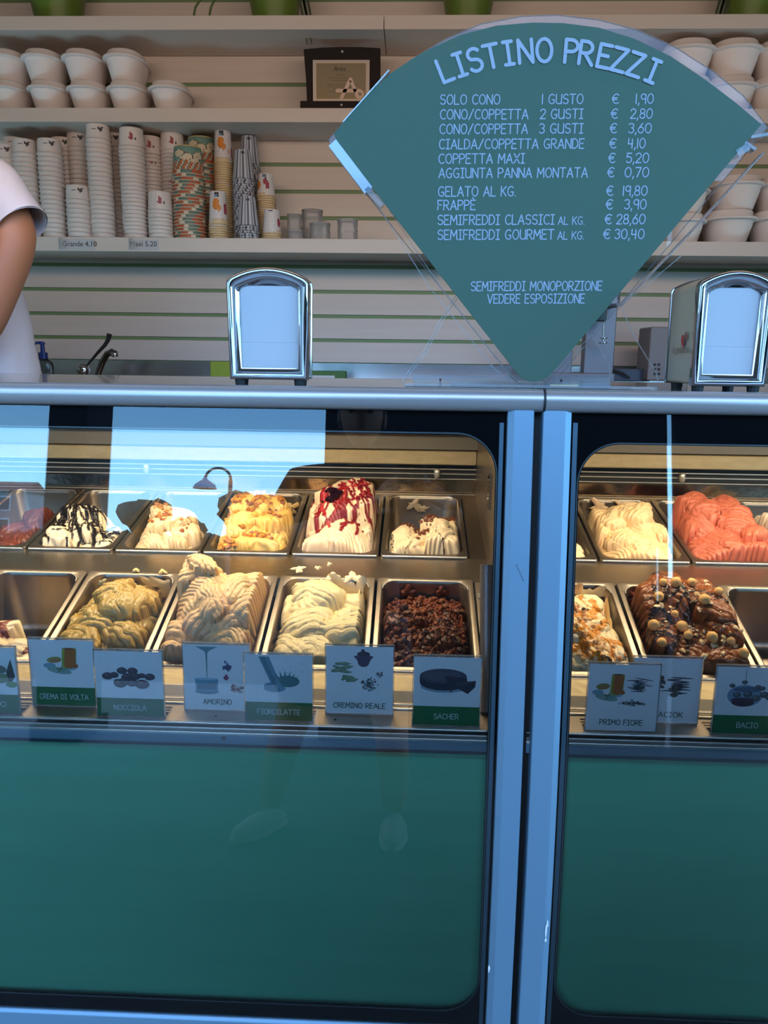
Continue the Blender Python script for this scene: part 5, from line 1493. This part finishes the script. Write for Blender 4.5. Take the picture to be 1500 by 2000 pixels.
# ================================================================== PLANTS ON THE TOP SHELF
def leaf_blade(path, w, parent, m, name='leaf'):
    mb = MB(); vs = []; n = len(path)
    for k, p in enumerate(path):
        ww = w * math.sin(PI * min(.97, (k + .35) / n)); p = Vector(p)
        vs += [(p.x - ww, p.y, p.z), (p.x, p.y, p.z - ww * .3), (p.x + ww, p.y, p.z)]
    fs = []
    for k in range(n - 1):
        fs += [(3 * k, 3 * k + 1, 3 * k + 4, 3 * k + 3), (3 * k + 1, 3 * k + 2, 3 * k + 5, 3 * k + 4)]
    mb.add(vs, fs).build(name, m, parent, smooth='all')
for i, (pc, wpx, lab) in enumerate(((108, 74, 'green pot at the left end of the top shelf'), (535, 72, 'green pot above the award plaque'), (915, 70, 'green pot above the price sign'), (1472, 70, 'green pot at the right end of the top shelf'))):
    p = hity(pc, 28, 3.03); r = wpx / 2 * 3.0 / 1500 * 1.05
    t = empty('potted_plant', (p.x, 3.055, Z_S1 + .0005), lab, 'plant', 'green pots on the top shelf')
    MB().lathe([(r * .9, 0), (r, .003), (r * 1.38, .15), (r * 1.45, .15), (r * 1.45, .17), (r * 1.34, .17), (r * 1.25, .14), (.001, .14)], 30).build('pot', M_potg, t, smooth=True)
    rnd = random.Random(i)
    for k in range(12):
        a = k * 2 * PI / 12 + rnd.uniform(-.2, .2); L_ = rnd.uniform(.12, .24)
        path = [(math.cos(a) * L_ * s, math.sin(a) * L_ * s * .45, .14 + .22 * s - .16 * s * s) for s in [0, .2, .4, .6, .8, 1]]
        leaf_blade(path, .012, t, M_leaf)
    if i in (1, 3):
        s = 1 if i == 1 else -1
        for k in range(4):
            leaf_blade([(s * (.05 + .05 * q + k * .008), -.03, .16 - .13 * q * q + .02 * q + (k % 2) * .02) for q in (0, .4, .8, 1.1, 1.4)], .005, t, M_leafd)
t = empty('hanging_stem', (hity(395, 28, 3.0).x, 3.0, Z_S1), 'pair of bent green plant stems on the top shelf', 'plant stem')
for a, b in ((-16, -3), (12, 22)):
    MB().tube([((a - 1) * .002, 0, .001), ((a + 1) * .002, 0, .02), ((a + 4) * .002, 0, .045), ((b + 2) * .002, 0, .075), ((b) * .002, 0, .16)], [.005, .004, .004, .005, .004], 8).build('stem', M_leaf, t, smooth=True)

# ================================================================== BACK COUNTER, SINK
YC = 3.10
zs0 = hity(300, 705, 3.18).z
bc = empty('back_counter', (0, 2.65, .38), 'stainless back counter with splashback and sink behind the display', 'counter')
MB().box(-2.2, 2.6, 0, .53, 0, .90).build('cabinet', M_applgrey, bc)
MB().box(-2.2, 2.6, -.02, .54, .90, .925).build('worktop', M_steel, bc, bevel=.002)
MB().box(-2.2, 2.6, .530, .540, .925, zs0 - .38).build('splashback', mat('splash_steel', (.50, .50, .52), .22, 1.0, bump=(4, .2, .01, (1, 1, 1))), bc)
def on(px, py, y): return hity(px, py, y)
zc = .38 + .925
# faucet
p = on(163, 722, 2.95)
fa = empty('faucet', (p.x, 2.95, zc), 'chrome mixer tap with a long black lever behind the counter', 'tap')
dz = p.z - zc
MB().lathe([(.026, 0), (.024, .004), (.02, dz - .02)], 20).build('column', M_chrome, fa, smooth=True)
MB().lathe([(.0, dz - .026)] + [(.026 * math.cos(math.radians(a)), dz + .026 * math.sin(math.radians(a))) for a in range(-80, 90, 10)] + [(0, dz + .026)], 24, caps=False).build('ball', M_chrome, fa, smooth=True)
def rel(px, py, y, o): return hity(px, py, y) - o.location
MB().tube([rel(168, 716, 2.95, fa), rel(190, 690, 2.95, fa), rel(205, 674, 2.95, fa), rel(211, 664, 2.95, fa), rel(214, 652, 2.95, fa)], [.004, .0055, .007, .008, .010], 10).build('lever', M_rubber, fa, smooth=True)
MB().tube([rel(188, 740, 2.93, fa), rel(200, 708, 2.93, fa), rel(209, 692, 2.92, fa), rel(219, 687, 2.90, fa), rel(225, 690, 2.88, fa), rel(226, 696, 2.88, fa)], [.012, .013, .012, .012, .011, .010], 12).build('spout', mat('dark_chrome', (.16, .15, .14), .12, 1), fa, smooth=True)
MB().lathe([(.010, 0), (.012, .004), (.012, .014), (.009, .018)], 16, tuple(rel(224, 697, 2.88, fa))).build('aerator', M_chrome, fa, smooth=True)
# soap bottle
p = on(87, 733, 2.75)
so = empty('soap_bottle', (p.x, 2.75, zc), 'clear soap bottle with a dark blue pump beside the server shirt', 'bottle')
hb = on(87, 701, 2.75).z - zc
MB().lathe([(.030, 0), (.034, .006), (.034, hb * .72), (.031, hb * .86), (.018, hb * .98), (.013, hb)], 24, sy=.7).build('bottle_body', M_soap, so, smooth=True)
MB().lathe([(.016, hb), (.016, hb + .022), (.008, hb + .024), (.007, hb + .05), (.010, hb + .052), (.010, hb + .058)], 18).build('pump', M_bluebot, so, smooth=True)
MB().tube([(.004, 0, hb + .055), (-.02, 0, hb + .056), (-.034, 0, hb + .048)], [.006, .005, .003], 8).build('nozzle', M_bluebot, so, smooth=True)
# lime box, green sponge parts
a = on(410, 706, 3.0); b = on(452, 735, 3.0)
tag(MB().box(a.x, b.x, 3.0, 3.09, zc, a.z).build('lime_box', M_lime, bevel=.003), 'lime green plastic box behind the left napkin dispenser', 'box')
sp = empty('sponge', (on(638, 735, 2.95).x, 2.95, zc), 'green sponge lying on a white block behind the counter', 'sponge')
a = on(603, 724, 2.95); b = on(675, 737, 2.95)
MB().box(a.x - sp.location.x, b.x - sp.location.x, 0, .06, b.z - zc - .01, a.z - zc).build('pad', M_grn2, sp, bevel=.003)
MB().box(a.x - sp.location.x, b.x - sp.location.x - .04, -.012, -.001, 0, b.z - zc - .002 + .008).build('block', M_paper, sp, bevel=.002)
# milkshake mixer and grey appliance behind the sign
def rb(t, pl, pr, pt, pb, y0, y1, name, m, bev=.003):
    a = hity(pl, pt, y0); b = hity(pr, pb, y0); o = t.location
    return MB().box(a.x - o.x, b.x - o.x, y0 - o.y, y1 - o.y, b.z - o.z, a.z - o.z).build(name, m, t, bevel=bev)
mx = empty('milkshake_mixer', (on(1170, 740, 2.75).x, 2.75, zc), 'grey steel milkshake mixer behind the price sign', 'mixer')
rb(mx, 1150, 1196, 560, 745, 2.80, 2.86, 'column', M_mix)
rb(mx, 1140, 1212, 545, 600, 2.68, 2.86, 'head', M_mix, .012)
rb(mx, 1160, 1185, 600, 628, 2.70, 2.76, 'motor_cap', M_chrome)
p1 = rel(1180, 600, 2.72, mx); p2 = rel(1178, 668, 2.72, mx)
MB().tube([p1, p2], .0035, 8).build('spindle', M_chrome, mx, smooth=True)
MB().lathe([(.004, -.006), (.016, -.004), (.016, -.001), (.004, .0), (.004, .010), (.014, .012), (.014, .015), (.003, .016)], 16, tuple(p2)).build('beater', M_chrome, mx, smooth=True)
rb(mx, 1075, 1115, 660, 745, 2.76, 2.86, 'cup_holder', M_mix)
rb(mx, 1060, 1200, 728, 750, 2.66, 2.88, 'foot_plate', M_mix)
ga = empty('grey_appliance', (on(1290, 740, 2.85).x, 2.85, zc), 'dark grey box appliance beside the right napkin dispenser', 'appliance')
rb(ga, 1272, 1345, 638, 745, 2.85, 3.0, 'housing', M_applgrey, .006)
for k in range(3):
    for q in range(2):
        pp = rel(1279 + q * 8, 712 + k * 9, 2.848, ga)
        MB().box(pp.x - .004, pp.x + .004, pp.y - .001, pp.y + .002, pp.z - .004, pp.z + .004).build('vent', M_rubber, ga)
bb = empty('dark_blue_tray', (on(1230, 740, 2.9).x, 2.9, zc), 'dark blue tray with a cable behind the price sign', 'tray')
rb(bb, 1196, 1270, 720, 745, 2.90, 3.0, 'tray_body', mat('navy_plastic', (.03, .04, .07), .4))
MB().tube([rel(1196, 722, 2.88, bb), rel(1215, 728, 2.88, bb), rel(1230, 738, 2.88, bb)], .004, 8).build('cable', M_rubber, bb, smooth=True)

# ================================================================== PEOPLE
def skin(name, nodes, edges, m, parent, sub=2, root=0, cloth=False):
    """nodes: [(x,y,z,rx,ry)]"""
    me = bpy.data.meshes.new(name); me.from_pydata([n[:3] for n in nodes], edges, [])
    o = bpy.data.objects.new(name, me); C.objects.link(o); o.parent = parent
    sk = o.modifiers.new('skin', 'SKIN'); sk.use_smooth_shade = True
    if not me.skin_vertices:
        pass
    data = me.skin_vertices[0].data
    for i, nd in enumerate(nodes):
        data[i].radius = (nd[3], nd[4]); data[i].use_root = (i == root)
    s = o.modifiers.new('sub', 'SUBSURF'); s.levels = sub; s.render_levels = sub
    me.materials.append(m)
    if cloth:
        tx = bpy.data.textures.new(name + '_folds', 'CLOUDS'); tx.noise_scale = .09; tx.noise_depth = 2
        d = o.modifiers.new('folds', 'DISPLACE'); d.texture = tx; d.strength = .016; d.mid_level = .5; d.texture_coords = 'LOCAL'
    return o
def head(parent, loc, face_y, m, hairm, tilt=0):
    """head with a face, looking towards face_y (+1 or -1)"""
    v, f_ = ICO[3]; mb = MB(); vs = []
    for (x, y, z) in v:
        X, Y, Z = x * .074, y * .095, z * .118
        if z < 0: X *= 1 + z * .28; Y *= 1 + z * .10
        fy = Y * face_y
        if fy > .04:
            q = math.exp(-((X / .013) ** 2) - ((Z + .018) / .026) ** 2); Y += face_y * .024 * q
            for sx_ in (-1, 1):
                q = math.exp(-(((X - sx_ * .030) / .015) ** 2) - ((Z - .012) / .012) ** 2); Y -= face_y * .011 * q
            q = math.exp(-((X / .024) ** 2) - ((Z + .056) / .007) ** 2); Y += face_y * .006 * q
            q = math.exp(-((X / .022) ** 2) - ((Z + .092) / .018) ** 2); Y += face_y * .009 * q
        vs.append((X, Y, Z))
    h_ = empty('head', loc); h_.parent = parent; h_.rotation_euler = (tilt, 0, 0)
    o = MB().add(vs, f_).build('face', m, h_, smooth='all')
    for sx_ in (-1, 1):
        MB().ico((sx_ * .030, face_y * .078, .012), .0115, 2).build('eye', M_black2, h_, smooth='all')
        MB().ico((sx_ * .075, -face_y * .004, -.004), 1, 2, sc3=(.009, .018, .031)).build('ear', m, h_, smooth='all')
    hv = []
    for (x, y, z) in v:
        k = 1.08
        X, Y, Z = x * .080 * k, y * .100 * k, z * .122 * k
        if y * face_y > .15 and z < .62: X *= .86; Y *= .70; Z *= .9
        if z < -.35: X *= .72; Y *= .72
        hv.append((X, Y - face_y * .008, Z + .010))
    MB().add(hv, f_).build('hair', hairm, h_, smooth='all')
    return h_
def hand(parent, wrist, dirv, palmn, side, m, curl=.5, s=1.0, name='hand'):
    """palm and five fingers, each its own skinned chain joined into one hand mesh"""
    d = Vector(dirv).normalized(); n = Vector(palmn).normalized(); x = d.cross(n).normalized() * side
    W = Vector(wrist); nodes = []; edges = []
    def add(p, r): nodes.append((p.x, p.y, p.z, r, r)); return len(nodes) - 1
    w = add(W, .022 * s); p1 = add(W + d * .035 * s, .026 * s); edges.append((w, p1))
    for k, (ox, L_) in enumerate(((-.030, .070), (-.010, .080), (.011, .074), (.030, .058))):
        b = add(W + d * .088 * s + x * ox * s, .0105 * s); edges.append((p1, b))
        p = W + d * .088 * s + x * ox * s; dd = d.copy()
        for q in range(3):
            dd = (dd * math.cos(curl * .7) + n * math.sin(curl * .7)).normalized()
            p = p + dd * L_ * s / 3 * (1.15 - q * .15); c = add(p, (.0092 - q * .0010) * s); edges.append((b, c)); b = c
    b = add(W + d * .030 * s - x * .030 * s + n * .008 * s, .012 * s); edges.append((w, b)); p = W + d * .030 * s - x * .030 * s + n * .008 * s
    for q in range(2):
        p = p + (d * .8 - x * .55 + n * .5).normalized() * .032 * s; c = add(p, (.0105 - q * .0015) * s); edges.append((b, c)); b = c
    return skin(name, nodes, edges, m, parent, 1)

# --- server at the left, standing on the raised floor behind the counter
ys = 1.92
elbow = hity(-36, 658, ys - .06); sh = hity(-22, 352, ys)
sv = empty('person', (sh.x - .155, ys + .10, .38), 'person in a white T-shirt behind the counter, only arm and side in view', 'person')
o = sv.location
def R(v): return Vector(v) - o
shR = R(sh); el = R(elbow)
neck = Vector((0, 0, shR.z + .07)); hip = .98
arm2 = lambda r: r
wr = el + Vector((-.17, -.17, -.05)); mid_ = R(hity(36, 447, ys - .03))
nodes = [(0, 0, hip - .06, .16, .11), (0, 0, hip + .14, .135, .10), (0, 0, hip + .34, .155, .11), (0, 0, shR.z - .02, .13, .09), (0, 0, shR.z + .06, .055, .055), (0, .0, shR.z + .12, .052, .052),
         (shR.x, shR.y, shR.z, .058, .060), (mid_.x - .002, mid_.y, mid_.z - .02, .055, .058), (el.x, el.y, el.z, .043, .045), ((el.x + wr.x) / 2, (el.y + wr.y) / 2, (el.z + wr.z) / 2, .042, .042), (wr.x, wr.y, wr.z, .028, .024),
         (-shR.x, shR.y, shR.z, .056, .058), (-shR.x - .03, shR.y, shR.z - .16, .050, .052), (-shR.x - .04, shR.y, shR.z - .30, .042, .042), (-shR.x + .02, shR.y - .16, shR.z - .36, .036, .036), (-shR.x + .06, shR.y - .24, shR.z - .38, .026, .024),
         (.10, 0, hip - .12, .10, .10), (.11, 0, .50, .062, .066), (.11, .01, .27, .056, .058), (.11, .02, .08, .038, .040), (-.10, 0, hip - .12, .10, .10), (-.11, 0, .50, .062, .066), (-.11, .01, .27, .056, .058), (-.11, .02, .08, .038, .040)]
edges = [(0, 1), (1, 2), (2, 3), (3, 4), (4, 5), (3, 6), (6, 7), (7, 8), (8, 9), (9, 10), (3, 11), (11, 12), (12, 13), (13, 14), (14, 15), (0, 16), (16, 17), (17, 18), (18, 19), (0, 20), (20, 21), (21, 22), (22, 23)]
skin('body', nodes, edges, M_skin, sv)
hand(sv, wr, (-.7, -.6, -.1), (0, 0, -1), 1, M_skin, .6)
hand(sv, (-shR.x + .06, shR.y - .24, shR.z - .38), (.3, -.9, -.1), (0, 0, -1), -1, M_skin, .6)
# T-shirt: torso + sleeves ending above the elbow
mid_ = R(hity(38, 447, ys - .03))
sn = [(.01, 0, hip - .20, .205, .145), (.01, 0, hip - .04, .200, .14), (0, 0, hip + .14, .180, .125), (-.01, 0, hip + .34, .150, .115), (0, 0, shR.z - .03, .135, .10), (0, 0, shR.z + .045, .072, .070),
      (shR.x - .01, shR.y + .01, shR.z - .012, .060, .064), (-shR.x + .005, shR.y, shR.z, .070, .072), (-shR.x - .03, shR.y, shR.z - .15, .080, .080)]
skin('t_shirt', sn, [(0, 1), (1, 2), (2, 3), (3, 4), (4, 5), (4, 6), (4, 7), (7, 8)], M_shirt, sv, 3, 0, True)
mb = MB(); P0 = Vector((shR.x - .055, shR.y + .02, shR.z + .015)); P3 = mid_ + Vector((.006, 0, .004))
pth = []; rad_ = []
for k in range(13):
    q = k / 12; a_ = P0.lerp(Vector((shR.x + .012, shR.y, shR.z - .008)), min(1, q * 2.2)) if q < .45 else Vector((shR.x + .012, shR.y, shR.z - .008)).lerp(P3, (q - .45) / .55)
    pth.append(a_); rad_.append(.052 + .006 * min(1, q * 2) + .005 * max(0, q - .5) * 2)
nn = 26; mb.tube(pth, rad_, nn, False)
vv = []
for k in range(13):
    for i_ in range(nn):
        v_ = mb.v[k * nn + i_]; w_ = math.sin(i_ * 2 * PI / nn * 3 + k * .35) * .0022 + math.sin(i_ * 2 * PI / nn * 2 - k * .6) * .0022
        c_ = pth[k]; d_ = Vector(v_) - c_; vv.append(tuple(c_ + d_ * (1 + w_ / .07)))
mb.v = vv
slv = mb.build('sleeve', M_shirt, sv, smooth='all'); q_ = slv.modifiers.new('solid', 'SOLIDIFY'); q_.thickness = .003
q_ = slv.modifiers.new('sub', 'SUBSURF'); q_.levels = 1; q_.render_levels = 1
mb = MB(); mb.tube([pth[-1] + (pth[-2] - pth[-1]).normalized() * .014, pth[-1]], [rad_[-1] + .0012, rad_[-1] + .0016], nn, False)
mb.build('sleeve_hem', M_shirt, sv, smooth='all')
skin('trousers', [(0, 0, hip - .08, .17, .12), (.10, 0, hip - .14, .11, .11), (.11, 0, .50, .08, .08), (.11, .01, .10, .065, .065), (-.10, 0, hip - .14, .11, .11), (-.11, 0, .50, .08, .08), (-.11, .01, .10, .065, .065)],
     [(0, 1), (1, 2), (2, 3), (0, 4), (4, 5), (5, 6)], M_trouser, sv)
head(sv, (0, -.01, shR.z + .25), -1, M_skin, M_hair)
def shoe(parent, x, y, rz, m):
    v, f_ = ICO[3]; vs = []
    for (a, b, c) in v:
        X, Y, Z = a * .046, b * .135, c * .052
        if b > 0: Z *= 1 - .45 * b
        X *= 1 - .12 * abs(b)
        if b < -.2: X *= .86
        Z = max(Z, -.030)
        vs.append((X, Y, Z + .042))
    q = empty('shoe', (x, y, 0)); q.parent = parent; q.rotation_euler = (0, 0, rz)
    MB().add(vs, f_).build('upper', m, q, smooth='all')
    mb = MB(); mb.lathe([(.9, 0), (1.0, .004), (1.0, .020), (.94, .024)], 24, sx=.049, sy=.138); mb.v = [(x_ * (.86 if y_ < -.03 else 1), y_, z_) for x_, y_, z_ in mb.v]; mb.build('sole', mat('grey_rubber_sole', (.42, .42, .38), .7), q, smooth=True)
    for k in range(4): MB().tube([(-.018, .03 + k * .017, .083 - k * .007), (.018, .03 + k * .017, .083 - k * .007)], .0025, 6).build('lace', M_paper, q)
shoe(sv, .11, -.04, PI, M_trouser); shoe(sv, -.11, -.04, PI, M_trouser)

# --- photographer, seen only mirrored in the glass
ph = empty('person', (-.20, -.60, 0), 'photographer in dark clothes and pale sneakers mirrored in the glass', 'person')
cz = 1.42
nodes = [(0, 0, .92, .15, .11), (0, 0, 1.08, .135, .10), (0, 0, 1.26, .155, .11), (.02, 0, 1.42, .13, .09), (.03, .01, 1.50, .055, .055), (.03, .02, 1.56, .05, .05),
         (.21, .0, 1.42, .055, .055), (.30, .16, 1.22, .045, .045), (.33, .42, 1.30, .028, .026),
         (-.18, .0, 1.42, .055, .055), (-.22, .15, 1.20, .045, .045), (.10, .42, 1.30, .028, .026),
         (.11, 0, .84, .10, .10), (.15, .02, .48, .06, .062), (.16, .0, .28, .056, .058), (.165, -.01, .09, .036, .038), (-.11, 0, .84, .10, .10), (-.19, .02, .48, .06, .062), (-.24, .0, .28, .056, .058), (-.265, -.01, .09, .036, .038)]
edges = [(0, 1), (1, 2), (2, 3), (3, 4), (4, 5), (3, 6), (6, 7), (7, 8), (3, 9), (9, 10), (10, 11), (0, 12), (12, 13), (13, 14), (14, 15), (0, 16), (16, 17), (17, 18), (18, 19)]
skin('body', nodes, edges, M_skin, ph)
skin('black_shirt', [(0, 0, .86, .20, .14), (0, 0, 1.02, .18, .13), (0, 0, 1.26, .18, .13), (.02, 0, 1.42, .15, .105), (.03, .01, 1.49, .07, .07), (.21, 0, 1.42, .075, .075), (.26, .08, 1.31, .07, .07), (-.18, 0, 1.42, .075, .075), (-.21, .08, 1.30, .07, .07)],
     [(0, 1), (1, 2), (2, 3), (3, 4), (3, 5), (5, 6), (3, 7), (7, 8)], M_blackcloth, ph)
skin('shorts', [(0, 0, .90, .17, .13), (.11, 0, .82, .115, .115), (.14, .02, .56, .10, .10), (-.11, 0, .82, .115, .115), (-.16, .02, .56, .10, .10)], [(0, 1), (1, 2), (0, 3), (3, 4)], M_trouser, ph)
head(ph, (.03, .04, 1.66), 1, M_skin, M_hair)
hand(ph, (.33, .42, 1.30), (-.45, .5, .3), (-1, .1, 0), 1, M_skin, .6)
hand(ph, (.10, .42, 1.30), (.2, .5, .3), (1, .1, 0), -1, M_skin, .6)
shoe(ph, .165, .06, .05, M_shoe); shoe(ph, -.29, .05, .55, M_shoe)
fon = empty('phone', (.0, -.03, 1.345), 'phone held by the mirrored photographer', 'phone')
MB().box(-.036, .036, -.008, 0, -.075, .075).build('phone_body', M_black2, fon, bevel=.003)
MB().lathe([(.005, 0), (.005, .001)], 16).build('lens', M_chrome, fon, loc=(.0, .0005, .04)).rotation_euler = (-PI / 2, 0, 0)

# ================================================================== OUTSIDE (mirrored)
def street_lamp():
    t = empty('street_lamp', (-3.93, -14.5, 0), 'curved street lamp mirrored in the left pane', 'street lamp')
    MB().tube([(0, 0, 0), (0, 0, 1), (0, 0, 3.10)], [.07, .05, .045], 10).build('pole', M_lamp, t, smooth=True)
    MB().tube([(0, 0, 3.0)] + [(-.28 + .28 * math.cos(math.radians(a)), 0, 3.13 + .28 * math.sin(math.radians(a))) for a in range(0, 181, 15)], .032, 8).build('arm', M_lamp, t, smooth=True)
    MB().lathe([(.04, 0), (.05, -.05), (.22, -.18), (.26, -.28), (.001, -.26)], 20, (-.56, 0, 3.17)).build('shade', mat('lamp_shade', (.30, .33, .40), .5), t, smooth=True)
street_lamp()
def tree(x, y, h, r, seed, lab):
    t = empty('tree', (x, y, 0), lab, 'tree', 'trees mirrored in the glass'); rnd = random.Random(seed)
    MB().tube([(0, 0, 0), (.05, 0, h * .4), (0, 0, h * .8)], [r * .14, r * .1, r * .05], 8).build('trunk', M_bark, t, smooth=True)
    mb = MB()
    for _ in range(26):
        a, b = rnd.uniform(0, 6.3), rnd.uniform(-.5, 1)
        mb.ico((math.cos(a) * r * .6 * rnd.random(), math.sin(a) * r * .6 * rnd.random(), h * .72 + b * r * .42), r * rnd.uniform(.28, .5), 2, .18, rnd=rnd)
    for _ in range(10): mb.ico((rnd.uniform(-.5, .5) * r, rnd.uniform(-.4, .4) * r, h * rnd.uniform(.25, .5)), r * .34, 2, .18, rnd=rnd)
    mb.build('crown', M_tree, t)
tree(-16.4, -45, 5.1, 1.9, 1, 'large dark tree mirrored left of the street lamp')
tree(-13.7, -45, 4.0, 1.4, 2, 'low dark tree mirrored beside the hills')
tree(-9.6, -45, 5.5, 2.4, 3, 'dark tree mirrored right of the street lamp')
tree(-5.6, -46, 5.4, 2.4, 4, 'dark tree hidden behind the mirrored photographer')
def house():
    t = empty('house', (-32.9, -60, 0), 'plastered house with white windows mirrored at the far left', 'building')
    MB().box(-6, 1.0, -4, 0, 0, 7.2).build('wall', M_brick, t)
    MB().extrude([(-4.3, 7.2), (.3, 7.2), (-2, 8.3)], -6.2, 1.2).build('roof', mat('roof_tiles', (.30, .12, .08), .8), t)
    for i in range(3):
        for kz in range(3):
            x = -.55 - i * 2.0; z = 1.2 + kz * 2.1
            w_ = MB().box(x - .55, x + .55, 0, .06, z - .1, z + 1.3).build('window', M_winf, t)
            MB().box(x - .42, x + .42, .055, .09, z + .03, z + 1.17).build('pane', M_win, w_)
house()
bl = empty('sky_block', (-16.5, -9, 0), 'unseen tall block added at the left to hold back sky light', 'building')  # unseen block added to keep part of the sky off the shop
MB().box(-8, 3.5, -9, 3, 0, 12).build('wall', M_brick, bl)
for i in range(4):
    for kz in range(4):
        w_ = MB().box(3.48, 3.56, -8 + i * 2.6, -6.9 + i * 2.6, 1.2 + kz * 2.8, 2.8 + kz * 2.8).build('window', M_winf, bl)
        MB().box(3.55, 3.58, -7.9 + i * 2.6, -7.0 + i * 2.6, 1.3 + kz * 2.8, 2.7 + kz * 2.8).build('pane', M_win, w_)
hd = MB(); rnd = random.Random(77)
for k in range(300):
    hd.ico((-31 + (k // 2) * .19, -50 + rnd.uniform(-.5, .5), .7 + (k % 2) * 1.4 + rnd.uniform(-.1, .25)), rnd.uniform(.75, 1.05), 1, .2, rnd=rnd)
hd = hd.build('hedge', M_tree); tag(hd, 'long dark hedge closing the square under the mirrored trees', 'hedge')
for i, (x, w_, h_) in enumerate(((-36, 13, 5.2), (-13.5, 9, 3.6), (8, 12, 5.0))):
    mb = MB(); n = 16
    pts = [(x - w_ + 2 * w_ * k / n, h_ * math.sin(PI * k / n) * (1 + .12 * math.sin(k * 2.3 + i))) for k in range(n + 1)]
    vs = [(a, -78, 0) for a, b in pts] + [(a, -79, b) for a, b in pts] + [(a, -86, 0) for a, b in pts]
    m_ = n + 1
    mb.add(vs, [(k, k + 1, k + 1 + m_, k + m_) for k in range(n)] + [(k + m_, k + 1 + m_, k + 1 + 2 * m_, k + 2 * m_) for k in range(n)])
    tag(mb.build('hill', M_hill), ['broad blue hill mirrored at the left', 'low blue hill mirrored beside the street lamp', 'blue hill mirrored at the right'][i], 'hill', 'hills on the horizon')
print('cups', ncups, 'objects', len(bpy.data.objects))
